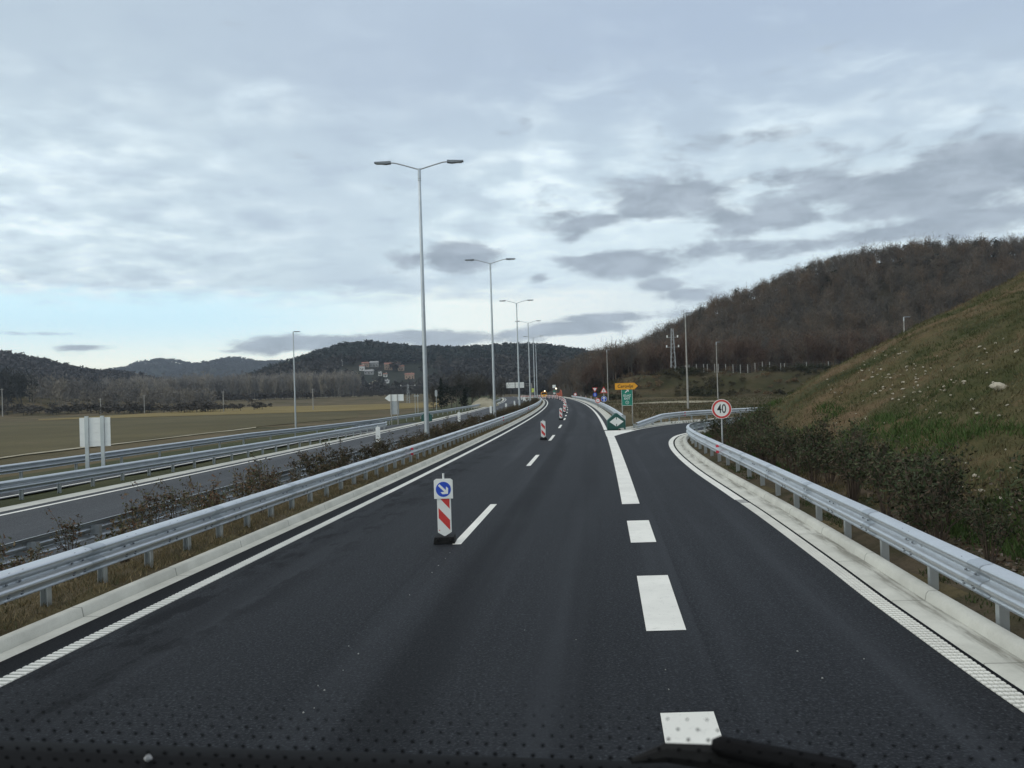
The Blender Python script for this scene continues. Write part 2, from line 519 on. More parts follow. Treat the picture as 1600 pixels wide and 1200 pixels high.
TREEM = mat_tint('bare_twigs', (1, 1, 1))
BARK = mat('grey_bark', (0.075, 0.062, 0.050), 0.9, 0, 0.25, 4, 0.4)
LEAFD = mat_tint('dark_shrub_leaves', (1, 1, 1))
GRASSM = mat_tint('grass_blades', (1, 1, 1))

# ------------------------------------------------------------------ mesh helpers


def tag(o, label=None, cat=None, group=None, kind=None):
    for k, v in (('label', label), ('category', cat), ('group', group), ('kind', kind)):
        if v:
            o[k] = v
    return o


def thing(name, loc, label, cat, group=None, rz=0.0):
    o = bpy.data.objects.new(name, None)
    o.empty_display_size = 0.3
    COL.objects.link(o)
    o.location = loc
    o.rotation_euler = (0, 0, rz)
    return tag(o, label, cat, group)


def link(name, me, parent=None, loc=(0, 0, 0)):
    o = bpy.data.objects.new(name, me)
    COL.objects.link(o)
    o.location = loc
    if parent:
        o.parent = parent
    return o


def copy_tree(o, parent=None):
    c = o.copy()
    COL.objects.link(c)
    c.parent = parent
    for ch in list(o.children):
        copy_tree(ch, c)
    return c


class MB:
    def __init__(s):
        s.v, s.f, s.m, s.uv = [], [], [], []

    def add(s, verts, faces, mi=0):
        b = len(s.v)
        s.v += [tuple(map(float, p)) for p in verts]
        s.f += [tuple(b + i for i in f) for f in faces]
        s.m += [mi] * len(faces)
        return s

    def box(s, c, size, rz=0.0, mi=0, taper=1.0):
        hx, hy, hz = size[0] / 2, size[1] / 2, size[2] / 2
        cs, sn = math.cos(rz), math.sin(rz)
        vs = []
        for dz, k in ((-hz, 1.0), (hz, taper)):
            for dx, dy in ((-hx, -hy), (hx, -hy), (hx, hy), (-hx, hy)):
                X, Y = dx * k, dy * k
                vs.append((c[0] + X * cs - Y * sn, c[1] + X * sn + Y * cs, c[2] + dz))
        return s.add(vs, [(3, 2, 1, 0), (4, 5, 6, 7), (0, 1, 5, 4), (1, 2, 6, 5), (2, 3, 7, 6), (3, 0, 4, 7)], mi)

    def tube(s, pts, rad, n=10, mi=0):
        pts = [Vector(p) for p in pts]
        if not hasattr(rad, '__len__'):
            rad = [rad] * len(pts)
        rings = []
        for i, p in enumerate(pts):
            t = (pts[min(i + 1, len(pts) - 1)] - pts[max(i - 1, 0)]).normalized()
            a = t.orthogonal().normalized() if abs(t.z) < 0.9 else t.cross(Vector((0, 1, 0))).normalized()
            if i and a.dot(pa) < 0.5:
                a = (pa - t * pa.dot(t)).normalized()
            pa = a
            b = t.cross(a)
            rings.append([p + (a * math.cos(2 * math.pi * k / n) + b * math.sin(2 * math.pi * k / n)) * rad[i] for k in range(n)])
        vs = [q for r in rings for q in r]
        fs = []
        for i in range(len(pts) - 1):
            for k in range(n):
                fs.append((i * n + k, i * n + (k + 1) % n, (i + 1) * n + (k + 1) % n, (i + 1) * n + k))
        fs.append(tuple(reversed(range(n))))
        fs.append(tuple((len(pts) - 1) * n + k for k in range(n)))
        return s.add(vs, fs, mi)

    def prism(s, poly, y0, y1, mi=0):
        """polygon in x,z extruded along y"""
        n = len(poly)
        vs = [(x, y0, z) for x, z in poly] + [(x, y1, z) for x, z in poly]
        fs = [tuple(range(n)), tuple(reversed(range(n, 2 * n)))] + [(i, i + n, (i + 1) % n + n, (i + 1) % n) for i in range(n)]
        return s.add(vs, fs, mi)

    def disc(s, cx, cz, r, y0, y1, n=32, mi=0):
        return s.prism([(cx + r * math.cos(2 * math.pi * k / n), cz + r * math.sin(2 * math.pi * k / n)) for k in range(n)], y0, y1, mi)

    def ring(s, cx, cz, r0, r1, y0, y1, n=32, mi=0):
        vs = []
        for r, y in ((r0, y0), (r1, y0), (r1, y1), (r0, y1)):
            vs += [(cx + r * math.cos(2 * math.pi * k / n), y, cz + r * math.sin(2 * math.pi * k / n)) for k in range(n)]
        fs = []
        for a in range(4):
            b = (a + 1) % 4
            for k in range(n):
                fs.append((a * n + k, a * n + (k + 1) % n, b * n + (k + 1) % n, b * n + k))
        return s.add(vs, fs, mi)

    def build(s, name, mats, parent=None, origin=(0, 0, 0), smooth=False, bevel=0.0, recalc=True, loc=None):
        me = bpy.data.meshes.new(name)
        ox, oy, oz = origin
        me.from_pydata([(x - ox, y - oy, z - oz) for x, y, z in s.v], [], s.f)
        for m in (mats if isinstance(mats, (list, tuple)) else [mats]):
            me.materials.append(m)
        if len(me.materials) > 1:
            me.polygons.foreach_set('material_index', s.m)
        if recalc:
            import bmesh
            bm = bmesh.new()
            bm.from_mesh(me)
            bmesh.ops.recalc_face_normals(bm, faces=bm.faces)
            bm.to_mesh(me)
            bm.free()
        if smooth:
            me.polygons.foreach_set('use_smooth', [True] * len(me.polygons))
        me.update()
        o = link(name, me, parent, loc or (0, 0, 0))
        if smooth:
            md = o.modifiers.new('edge_split', 'EDGE_SPLIT')
            md.split_angle = R(40)
        if bevel:
            md = o.modifiers.new('bevel', 'BEVEL')
            md.width = bevel
            md.segments = 2
            md.limit_method = 'ANGLE'
        return o


def np_mesh(name, verts, faces, mats, tint=None, parent=None, uv=None, smooth=False, mi=None):
    """faces: (n,k) array"""
    me = bpy.data.meshes.new(name)
    verts = np.asarray(verts, np.float32)
    faces = np.asarray(faces, np.int32)
    n, k = faces.shape
    me.vertices.add(len(verts))
    me.vertices.foreach_set('co', verts.ravel())
    me.loops.add(n * k)
    me.loops.foreach_set('vertex_index', faces.ravel())
    me.polygons.add(n)
    me.polygons.foreach_set('loop_start', np.arange(0, n * k, k, dtype=np.int32))
    me.polygons.foreach_set('loop_total', np.full(n, k, np.int32))
    for m in (mats if isinstance(mats, (list, tuple)) else [mats]):
        me.materials.append(m)
    if mi is not None:
        me.polygons.foreach_set('material_index', np.asarray(mi, np.int32))
    if smooth:
        me.polygons.foreach_set('use_smooth', np.ones(n, bool))
    me.update(calc_edges=True)
    if tint is not None:
        at_ = me.attributes.new('tint', 'FLOAT_COLOR', 'POINT')
        t4 = np.ones((len(verts), 4), np.float32)
        t4[:, :3] = tint
        at_.data.foreach_set('color', t4.ravel())
    if uv is not None:
        ul = me.uv_layers.new(name='UVMap')
        ul.data.foreach_set('uv', np.asarray(uv, np.float32)[faces.ravel()].ravel())
    return link(name, me, parent)


def strip(name, path, offs, zs, m, kind='structure', us=None):
    """ribbon(s) along a path; offs/zs lists across (right positive)"""
    path = np.asarray(path, float)
    nr = normals(path)
    d = np.r_[0, np.cumsum(np.linalg.norm(np.diff(path[:, :2], axis=0), axis=1))]
    k = len(offs)
    V, U = [], []
    for i in range(len(path)):
        for j in range(k):
            o = offs[j][i] if hasattr(offs[j], '__len__') else offs[j]
            zz = zs[j][i] if hasattr(zs[j], '__len__') else zs[j]
            V.append((path[i, 0] + nr[i, 0] * o, path[i, 1] + nr[i, 1] * o, zz))
            U.append(((us[j] if us else o), d[i]))
    Fc = []
    for i in range(len(path) - 1):
        for j in range(k - 1):
            a = i * k + j
            Fc.append((a, a + 1, a + k + 1, a + k))
    o = np_mesh(name, V, Fc, m, uv=U)
    return tag(o, kind=kind)


def between(name, A, B, z, m, n=60, cols=6, uref=None):
    """sheet between two polylines"""
    def rs(p):
        p = np.asarray(p, float)
        d = np.r_[0, np.cumsum(np.linalg.norm(np.diff(p, axis=0), axis=1))]
        s = np.linspace(0, d[-1], n)
        return np.stack([np.interp(s, d, p[:, 0]), np.interp(s, d, p[:, 1])], 1), s
    A, s = rs(A)
    B, _ = rs(B)
    V, U = [], []
    for i in range(n):
        for j in range(cols + 1):
            t = j / cols
            p = A[i] * (1 - t) + B[i] * t
            V.append((p[0], p[1], z))
            U.append((3 + t * 4, s[i]))
    Fc = [(i * (cols + 1) + j, i * (cols + 1) + j + 1, (i + 1) * (cols + 1) + j + 1, (i + 1) * (cols + 1) + j) for i in range(n - 1) for j in range(cols)]
    return tag(np_mesh(name, V, Fc, m, uv=U), kind='structure')


# ------------------------------------------------------------------ ground
def sstep(x, a, b):
    t = np.clip((np.asarray(x, float) - a) / (b - a), 0, 1)
    return t * t * (3 - 2 * t)


_perm = RNG.random((64, 64))


def vnoise(x, y, s):
    x = np.asarray(x, float) / s
    y = np.asarray(y, float) / s
    xi, yi = np.floor(x).astype(int), np.floor(y).astype(int)
    fx, fy = x - xi, y - yi
    fx, fy = fx * fx * (3 - 2 * fx), fy * fy * (3 - 2 * fy)
    g = lambda a, b: _perm[a % 64, b % 64]
    return (g(xi, yi) * (1 - fx) + g(xi + 1, yi) * fx) * (1 - fy) + (g(xi, yi + 1) * (1 - fx) + g(xi + 1, yi + 1) * fx) * fy - 0.5


_zr = np.array([(-20, -1), (0, 1), (20, 4), (38, 9), (45, 9), (51, 11), (62, 17), (93, 34), (125, 46), (155, 56), (186, 60), (248, 61), (400, 58), (700, 50)])


def mound_x(y):
    return 8.15 + 0.062 * (y - 9) + 0.0012 * np.maximum(y - 20, 0) ** 2


def gz(X, Y):
    X = np.asarray(X, float)
    Y = np.asarray(Y, float)
    o = X - L(Y)
    z = np.full(np.broadcast(X, Y).shape, -0.07)
    # median and opposite side
    med = 0.10 + (-0.36 - 0.10) * sstep(o, -1.5, -4.4) + 0.05 * vnoise(X, Y, 0.9)
    z = np.where((o < -1.2) & (o > -4.75), med, z)
    opp = -0.47 - 0.25 * sstep(o, -19, -24) - 1.35 * sstep(o, -22, -36) + 0.1 * vnoise(X, Y, 4) * sstep(o, -13, -15)
    z = np.where(o <= -4.75, opp, z)
    # low ground far to the left, rising again behind the fields
    z = np.where(o < -30, z + 4.0 * sstep(Y, 430, 640) + 10 * np.exp(-((X + 280) / 90) ** 2 - ((Y - 430) / 70) ** 2), z)
    # right verge beside the ramp rail
    rr = X - _ra(Y)
    vg = sstep(rr, 0.95, 1.2) * (Y < 50)
    z = z + vg * 0.13
    # flat right side, slightly hollow
    fr = sstep(o, 8, 12) * (Y > 62)
    z = z + fr * (0.10 * vnoise(X, Y, 6) - 0.25 * sstep(Y, 90, 160))
    # cut bank and ledge at the foot of the wood
    led = sstep(Y, 206, 230) * 6.2
    led = led + (2.2 * vnoise(X, Y, 14) + 1.0 * vnoise(X, Y, 5)) * sstep(Y, 200, 215)
    fx = sstep(o, 9, 27)
    z = z + led * fx
    # wooded hill
    hz = np.interp(X, _zr[:, 0], _zr[:, 1])
    s = sstep(Y, 236, 405)
    z = np.where(Y > 236, z + (hz - z) * s * sstep(o, 6, 20), z)
    z = np.where(Y > 405, z - 0.12 * (Y - 405) * sstep(o, 6, 20), z)
    # embankment spur inside the ramp loop
    mz = 0.535 * np.maximum(X - mound_x(Y), 0)
    mz = 15 * np.tanh(mz / 15) * 1.04
    crest = 47.0 + 1.3 * vnoise(X, Y * 0, 5)
    mz = mz - 0.75 * np.log1p(np.exp(np.clip((Y - crest) * 1.2, -30, 30))) / 1.2
    mz = mz + (0.28 * vnoise(X, Y, 1.7) + 0.16 * vnoise(X + 7, Y, 0.7) + 0.5 * vnoise(X, Y, 6)) * sstep(mz, 0, 1.5)
    z = np.where((rr > 1.2) & (Y < 75), np.maximum(z, np.where(mz > 0.02, mz + 0.1, z)), z)
    return z


def hit(x, y, t0=6.0, t1=3000.0):
    """where the line of sight meets the terrain"""
    d = np.array(ray(x, y))
    t = np.geomspace(t0, t1, 4000)
    g = gz(d[0] * t, d[1] * t)
    below = (H + d[2] * t) < g
    i = int(np.argmax(below)) if below.any() else -1
    tt = t[i]
    return float(d[0] * tt), float(d[1] * tt), float(gz(d[0] * tt, d[1] * tt))


def grid_terrain(name, xs, ys, zf, m, kind='structure', mi=None):
    XX, YY = np.meshgrid(xs, ys)
    Z = zf(XX, YY)
    V = np.stack([XX.ravel(), YY.ravel(), Z.ravel()], 1)
    nx = len(xs)
    i, j = np.meshgrid(np.arange(len(ys) - 1), np.arange(nx - 1), indexing='ij')
    a = (i * nx + j).ravel()
    Fc = np.stack([a, a + 1, a + nx + 1, a + nx], 1)
    cx = XX.ravel()[Fc].mean(1)
    cy = YY.ravel()[Fc].mean(1)
    o = np_mesh(name, V, Fc, m, smooth=True, mi=mi(cx, cy) if mi else None)
    return tag(o, kind=kind)


def spaced(segs):
    out = []
    for a, b, st in segs:
        out += list(np.arange(a, b, st))
    return np.array(out + [segs[-1][1]])


XS = spaced([(-2600, -600, 100), (-600, -200, 20), (-200, -40, 4), (-40, -12, 1.0), (-12, 9, 0.5), (9, 45, 0.45), (45, 120, 3), (120, 400, 8), (400, 2600, 100)])
YS = spaced([(-40, 2, 4), (2, 60, 0.5), (60, 90, 1.2), (90, 260, 3), (260, 700, 8), (700, 4000, 110)])


def ground_mi(cx, cy):
    o = cx - L(cy)
    rr = cx - _ra(cy)
    r = np.zeros(len(cx), int)
    r[(o < -1.2) & (o > -4.8)] = 1
    r[(o <= -12) & (o > -34)] = 2
    r[(rr > 1.0) & (cy < 60) & (cx < mound_x(cy) + 0.3)] = 3
    r[(rr > 1.0) & (cy < 62) & (cx >= mound_x(cy) + 0.3)] = 4
    r[(cy > 238) & (o > 8)] = 5
    r[(cy > 207) & (cy <= 238) & (o > 12)] = 6
    return r


grid_terrain('ground', XS, YS, gz, [GROUND, MEDIAN, VERGE, EARTH, MOUND, HILLM, BANK], mi=ground_mi)

# ------------------------------------------------------------------ carriageways, channels, kerbs, markings
main_p = road_path(0, -16, 420, 2.0)
strip('road', main_p, [-0.52, 0.5, 2, 3.5, 5, 6.6, 7.5], [0.0] * 7, ASPH)
strip('drainage_channel', main_p, [-0.76, -0.52], [0.004, 0.006], CONC_L, us=[0, 0.1])
strip('kerb', main_p, [-0.98, -0.975, -0.94, -0.79, -0.76], [-0.2, 0.10, 0.135, 0.13, -0.02], KERBM)
strip('road_marking', road_path(0, 24, 420, 2.0), [-0.10, 0.10], [0.005, 0.005], PAINT)
strip('road_marking', road_path(0, -16, 24.5, 1.0), [-0.10, 0.10], [0.004, 0.004], PAINTW)


def rumble(name, path, w, cols, y_lo, y_hi, pitch=0.085):
    """raised ribs of a profiled edge line"""
    p = resample(path, pitch)
    p = p[(p[:, 1] > y_lo) & (p[:, 1] < y_hi)]
    nr = normals(p)
    b = MB()
    cw = w / cols
    for i in range(len(p)):
        ang = math.atan2(nr[i, 1], nr[i, 0])
        for c in range(cols):
            o = -w / 2 + cw * (c + 0.5)
            b.box((p[i, 0] + nr[i, 0] * o, p[i, 1] + nr[i, 1] * o, 0.009), (cw * (0.96 if cols == 1 else 0.82), pitch * 0.58, 0.012), ang)
    return tag(b.build(name, PAINT, recalc=False), kind='structure')


rumble('road_marking', road_path(0, 5, 25, 0.5), 0.2, 1, 6, 24.5, 0.10)
# ramp
rl_near = road_path(7.4, -16, 50, 2.0)
rl = np.r_[rl_near, RAMP_L[4:]]
between('road', rl, np.array([(p[0], p[1]) for p in RAMP_R]) + 0, -0.004, ASPH_R, 90, 8)
RR = resample(RAMP_R, 1.0)
strip('road_marking', RR[RR[:, 1] > 20], [-0.13, 0.10], [0.004, 0.004], PAINT)
strip('road_marking', RR[RR[:, 1] < 21], [-0.11, 0.11], [0.003, 0.003], PAINTW)
rumble('road_marking', RAMP_R, 0.22, 4, 5, 20.3, 0.095)
strip('drainage_channel', RR, [0.165, 0.19, 0.60], [-0.03, 0.006, 0.012], CONC, us=[0, 0.08, 1.0])
strip('road', RR, [-0.04, 0.175], [-0.002, -0.002], MATS['joint'])
strip('kerb', RR, [0.60, 0.62, 0.65, 0.76, 0.79, 0.80], [0.0, 0.10, 0.135, 0.14, 0.125, -0.2], KERBM)
RLs = resample(RAMP_L, 1.0)
strip('road_marking', RLs[4:], [-0.1, 0.1], [0.005, 0.005], PAINT)
strip('drainage_channel', RLs[6:], [-0.9, -0.35], [0.012, 0.006], CONC_L, us=[0, .1])
strip('kerb', RLs[6:], [-1.12, -1.115, -1.08, -0.95, -0.90], [-0.2, 0.10, 0.13, 0.13, 0.0], KERBM)
# main right edge beyond the exit
mr_p = road_path(6.95, 57, 420, 2.0)
strip('road_marking', mr_p, [-0.12, 0.12], [0.005, 0.005], PAINT)
strip('drainage_channel', mr_p, [0.5, 1.0], [0.004, 0.012], CONC_L, us=[0, .1])
strip('kerb', mr_p, [1.0, 1.03, 1.17, 1.2], [0.0, 0.13, 0.14, -0.2], KERBM)

mk = MB()


def mark_quad(y0, y1, o0, o1, z=0.006):
    n = max(2, int((y1 - y0) / 2) + 1)
    ys = np.linspace(y0, y1, n)
    f0 = o0 if callable(o0) else (lambda y: o0)
    f1 = o1 if callable(o1) else (lambda y: o1)
    for a, b in zip(ys[:-1], ys[1:]):
        mk.add([(L(a) + f0(a), a, z), (L(a) + f1(a), a, z), (L(b) + f1(b), b, z), (L(b) + f0(b), b, z)], [(0, 1, 2, 3)])


for (xa, ya, xb, yb) in ((719, 850.75, 774, 788), (827, 728, 840, 711), (857.5, 688.5, 862.5, 680), (872, 669, 874, 664), (879, 656.5, 881, 653.5)):
    a, b = P(xa, ya)[1], P(xb, yb)[1]
    mark_quad(a, b, 3.48, 3.65)
for k in range(10):
    mark_quad(88 + k * 12, 91.5 + k * 12, 3.45, 3.62)
for (a, b) in ((4.2, 7.45), (9.95, 12.85), (15.6, 18.15), ):
    mark_quad(a, b, 6.92, 7.40)
mark_quad(20.75, 49.5, 6.88, 7.32)
for (ya, yb) in ((49.5, 56.0),):
    p0 = lambda y: 6.85
    p1 = fn([(7.3, 49.5), (7.55, 50.6), (7.95, 52.2), (8.3, 53.2), (8.55, 54.2), (8.9, 56.0)])
    mark_quad(ya, yb, p0, p1)
tag(mk.build('road_marking', PAINT, recalc=False), kind='structure')

# specks of grit and paint crumbs on the asphalt
sp_ = MB()
for (x, y, s) in ((560, 1022, .03), (507, 1079, .035), (497, 1072, .02), (536, 1048, .02), (474, 1114, .035), (491, 1107, .02), (545, 1010, .02), (675, 895, .04), (696, 873, .03), (685, 884, .03),
                  (703, 864, .03), (1246, 1018, .035), (1285, 1060, .04), (737, 815, .03), (1040, 1047, .02), (1045, 1078, .02), (1350, 1030, .02), (640, 930, .02), (820, 985, .015), (900, 1000, .015)):
    px, py = P(x, y)
    s *= 0.5
    sp_.box((px, py, 0.006), (s, s * 0.9, 0.010), random.random() * 3, taper=0.6)
tag(sp_.build('grit', PAINTW), kind='stuff')

# opposite carriageway
op = road_path(0, -16, 420, 2.0)
strip('road', op, [-12.45, -10, -7, -4.85], [-0.40] * 4, ASPH_O)
strip('road_marking', op, [-12.0, -11.8], [-0.394, -0.394], PAINT)
strip('road_marking', op, [-5.45, -5.25], [-0.394, -0.394], PAINT)
strip('drainage_channel', op, [-13.15, -12.45], [-0.385, -0.396], CONC_L, us=[0, .1])
slip_o = lambda y: np.interp(y, [-16, 60, 95], [0, 0, 4.5])
yy = np.arange(-16, 96, 2.0)
sl = np.stack([L(yy) - 16.9 + slip_o(yy), yy], 1)
strip('road', sl, [-1.9, 0, 1.7], [-0.408] * 3, ASPH_O)
strip('road_marking', sl, [1.35, 1.5], [-0.402, -0.402], PAINT)

# fields and tracks on the left


def sheet(name, px, z, m, dz=0.06, sub=14):
    """polygon of pixels laid on the terrain as left and right chains"""
    A, B = px
    V = []
    n = sub
    def rs(c):
        w = np.array([P(x, y, z) for x, y in c])
        d = np.linspace(0, 1, len(w))
        t = np.linspace(0, 1, n)
        return np.stack([np.interp(t, d, w[:, 0]), np.interp(t, d, w[:, 1])], 1)
    A, B = rs(A), rs(B)
    k = 6
    for i in range(n):
        for j in range(k + 1):
            p = A[i] + (B[i] - A[i]) * j / k
            V.append((p[0], p[1], float(gz(p[0], p[1])) + dz))
    Fc = [(i * (k + 1) + j, i * (k + 1) + j + 1, (i + 1) * (k + 1) + j + 1, (i + 1) * (k + 1) + j) for i in range(n - 1) for j in range(k)]
    return tag(np_mesh(name, V, Fc, m), kind='structure')


sheet('field', ([(-150, 742), (0, 713), (200, 690), (400, 667), (560, 652)], [(-150, 672), (0, 660), (200, 653), (400, 647), (560, 642)]), -2.0, FIELDB)
sheet('field', ([(60, 656.5), (200, 652.5), (400, 646.5), (560, 641.5), (690, 636)], [(60, 655), (200, 648), (400, 637), (560, 632.5), (690, 628)]), -2.0, FIELDY, 0.08)
sheet('path', ([(-150, 757), (0, 716.5), (200, 692), (400, 668.7)], [(-150, 752), (0, 714.2), (200, 690.6), (400, 667.6)]), -2.0, SAND, 0.10)


def ribbon(name, pts, w, m, dz):
    c = catmull(pts, 8)
    nr = normals(c)
    V = []
    for p, n in zip(c, nr):
        for s in (-.5, .5):
            q = p[:2] + n * w * s
            V.append((q[0], q[1], float(gz(q[0], q[1])) + dz))
    Fc = [(2 * i, 2 * i + 1, 2 * i + 3, 2 * i + 2) for i in range(len(c) - 1)]
    return tag(np_mesh(name, V, Fc, m), kind='structure')


ribbon('path', [(-420, 520), (-300, 560), (-180, 590), (-120, 600), (-60, 640)], 9, SAND, 0.3)
ribbon('path', [(25, 146), (29, 151), (34, 154), (37, 155)], 17, SAND, 0.14)

# ------------------------------------------------------------------ guardrails
WPROF = [(-0.06, 0.735), (0.055, 0.715), (0.088, 0.695), (0.098, 0.665), (0.085, 0.645), (0.02, 0.60), (-0.012, 0.575), (-0.012, 0.545), (0.06, 0.515), (0.092, 0.495), (0.098, 0.465), (0.085, 0.445), (0.02, 0.40), (-0.01, 0.375), (-0.012, 0.35), (0.03, 0.335)]


def guardrail(path, side, label, z0=0.0, spacing=2.0, steel=None, post_h=0.66, reflect=(), start=0.0, zfun=None, group=None, bolts=0.0, face_back=0.0):
    """W-beam rail; side=+1: traffic on the right of the path's direction"""
    path = resample(path, 0.5)
    nr = normals(path) * side
    zz = np.array([zfun(p[0], p[1]) if zfun else z0 for p in path])
    o0 = (float(path[0, 0]), float(path[0, 1]), float(zz[0]))
    t = thing('guardrail', o0, label, 'guardrail', group)
    V, Fc = [], []
    prof = WPROF + [(a - 0.005, b) for a, b in reversed(WPROF)]
    k = len(prof)
    for i in range(len(path)):
        for (a, b) in prof:
            V.append((path[i, 0] + nr[i, 0] * (a + 0.1) - o0[0], path[i, 1] + nr[i, 1] * (a + 0.1) - o0[1], zz[i] + b - o0[2]))
    for i in range(len(path) - 1):
        for j in range(k):
            a, b = i * k + j, i * k + (j + 1) % k
            Fc.append((a, b, b + k, a + k))
    MI = [0] * len(Fc)
    dd = np.r_[0, np.cumsum(np.linalg.norm(np.diff(path, axis=0), axis=1))]
    # post: lipped channel with spacer block
    pm = MB()
    pm.box((0, -0.055, post_h / 2 - 0.1), (0.012, 0.11, post_h + 0.2))
    pm.box((0.045, -0.004, post_h / 2 - 0.1), (0.09, 0.008, post_h + 0.2))
    pm.box((0.045, -0.108, post_h / 2 - 0.1), (0.09, 0.008, post_h + 0.2))
    pm.box((0.03, 0.05, 0.55), (0.06, 0.085, 0.22))
    first = None
    ss = np.arange(start, dd[-1], spacing)
    cam2 = np.array([0.0, 0.0])
    many = []
    for n_, s in enumerate(ss):
        x, y = np.interp(s, dd, path[:, 0]), np.interp(s, dd, path[:, 1])
        i = min(int(s / 0.5), len(path) - 1)
        ang = math.atan2(nr[i, 1], nr[i, 0]) - math.pi / 2
        lc = (x - o0[0], y - o0[1], zz[i] - o0[2])
        if n_ < 100:
            if first is None:
                first = pm.build('post', POSTM, t)
                c = first
            else:
                c = first.copy()
                COL.objects.link(c)
                c.parent = t
            c.location = lc
            c.rotation_euler = (0, 0, ang)
        else:
            many.append((lc, ang))
    if many:
        mb = MB()
        for lc, ang in many:
            mb.box((lc[0], lc[1], lc[2] + post_h / 2), (0.1, 0.1, post_h), ang)
        tag(mb.build('post', POSTM, t, recalc=False), kind='stuff')
    if bolts:
        bb = MB()
        for s in np.arange(0.3, min(dd[-1], bolts), spacing):
            for ds in (0.0, 0.25):
                x, y = np.interp(s + ds, dd, path[:, 0]), np.interp(s + ds, dd, path[:, 1])
                i = min(int(s / 0.5), len(path) - 1)
                ang = math.atan2(nr[i, 1], nr[i, 0])
                for (a, b) in ((0.155, 0.702), (0.118, 0.553), (0.155, 0.423), (0.145, 0.384)):
                    bb.box((x + nr[i, 0] * a - o0[0], y + nr[i, 1] * a - o0[1], zz[i] + b - o0[2]), (0.022, 0.03, 0.022), ang)
        q4 = np.array(bb.f)
        bm_v, bm_f = np.array(bb.v), q4
        V += [tuple(p) for p in bm_v]
        nb = len(V) - len(bm_v)
        Fc += [tuple(int(i) + nb for i in f) for f in bm_f]
        MI += [1] * len(bm_f)
    if bolts:
        for s0 in np.arange(2.0, min(dd[-1] - 1, 60), 4.0):
            nb = len(V)
            for s in (s0, s0 + 0.33):
                x, y = np.interp(s, dd, path[:, 0]), np.interp(s, dd, path[:, 1])
                i = min(int(s / 0.5), len(path) - 1)
                zq = float(np.interp(s, dd, zz))
                for (aa, b) in [(p_[0] + 0.005, p_[1]) for p_ in WPROF] + [(p_[0] + 0.001, p_[1]) for p_ in reversed(WPROF)]:
                    V.append((x + nr[i, 0] * (aa + 0.1) - o0[0], y + nr[i, 1] * (aa + 0.1) - o0[1], zq + b + 0.002 - o0[2]))
            for j in range(k):
                Fc.append((nb + j, nb + (j + 1) % k, nb + (j + 1) % k + k, nb + j + k))
                MI.append(2)
    np_mesh('beam', V, Fc, [steel or STEEL, LUMI, STEEL2], parent=t, mi=MI)
    for s in reflect:
        i = min(int(s / 0.5), len(path) - 1)
        ang = math.atan2(nr[i, 1], nr[i, 0])
        for b in (0.645, 0.435):
            rb = MB()
            rb.box((path[i, 0] + nr[i, 0] * 0.23 - o0[0], path[i, 1] + nr[i, 1] * 0.23 - o0[1], zz[i] + b - o0[2]), (0.11, 0.02, 0.09), ang)
            rb.build('reflector', REDL, t)
    return t


lrail = road_path(-1.45, 2.5, 240, 1.0)
guardrail(lrail, 1, 'galvanised guardrail with a red reflector along the left edge of our lanes', 0.06, 1.333, reflect=(31, 66, 100), bolts=40, zfun=lambda x, y: 0.06)
rrail = catmull([(4.95, 3.5), (5.48, 9.3), (5.92, 13.3), (6.32, 17.2), (6.75, 21.3), (7.22, 26), (7.8, 32), (8.5, 38.5), (9.3, 43.5), (10.6, 47.6), (13.2, 51.6), (17.5, 55.2), (24, 58.3), (34, 60.0)])
guardrail(rrail, -1, 'galvanised guardrail curving along the dark shrubs on the right of the exit ramp', 0.06, 2.0, reflect=(26.5,), bolts=26, zfun=lambda x, y: 0.06)
mrail = road_path(-4.62, 4, 240, 1.0)
guardrail(mrail, -1, 'guardrail seen from its back with bare posts behind the median shrubs', -0.36, 2.0, STEEL2, zfun=lambda x, y: -0.36)
r2y = np.arange(-6, 78, 1.0)
r2o = np.interp(r2y, [-6, 28, 36, 48, 66, 80], [-14.7, -14.5, -14.2, -13.75, -13.4, -13.1])
r2 = np.r_[np.stack([L(r2y) + r2o, r2y], 1), [(L(79) - 13.6, 79.3), (L(79.5) - 14.4, 80.0), (L(78.5) - 15.0, 79.0), (L(74) - 15.1, 74)]]
guardrail(r2, 1, 'grey guardrail between the opposite carriageway and the slip road', -0.42, 2.0, STEEL2, zfun=lambda x, y: -0.42)
r1y = np.arange(-6, 300, 2.0)
r1o = np.interp(r1y, [-6, 62, 72, 86, 113, 160, 300], [-20.2, -19.9, -18.4, -16.6, -15.6, -14.2, -13.6])
guardrail(np.stack([L(r1y) + r1o, r1y], 1), 1, 'farthest guardrail on the left, running along the edge of the brown field', -0.42, 4.0, STEEL2, zfun=lambda x, y: -0.42)
fr_ = catmull([(8.6, 58.3), (10.2, 61.2), (12.6, 65.6), (15, 68.6), (19.5, 71.6), (26, 74.2), (36, 75.6), (46, 75)])
guardrail(fr_, 1, 'guardrail on the far side of the exit ramp in front of the rough grass', 0.03, 2.0, reflect=(10.5,), zfun=lambda x, y: 0.05 * min(1, max(0, (y - 58) / 4)) - 0.35 * max(0, 1 - (y - 58.3) / 5))
mr2 = road_path(8.55, 64, 250, 1.0)
guardrail(mr2, -1, 'guardrail beyond the exit along the right edge of our lanes', 0.05, 2.0, zfun=lambda x, y: 0.05)

# ------------------------------------------------------------------ lamp posts


def lamp_head(mb, x, z, sx, y=0.0):
    mb.prism([(x, z - 0.05), (x + sx * 0.25, z - 0.085), (x + sx * 0.85, z - 0.02), (x + sx * 0.85, z + 0.03), (x + sx * 0.3, z + 0.05), (x, z + 0.06)], y - 0.14, y + 0.14)


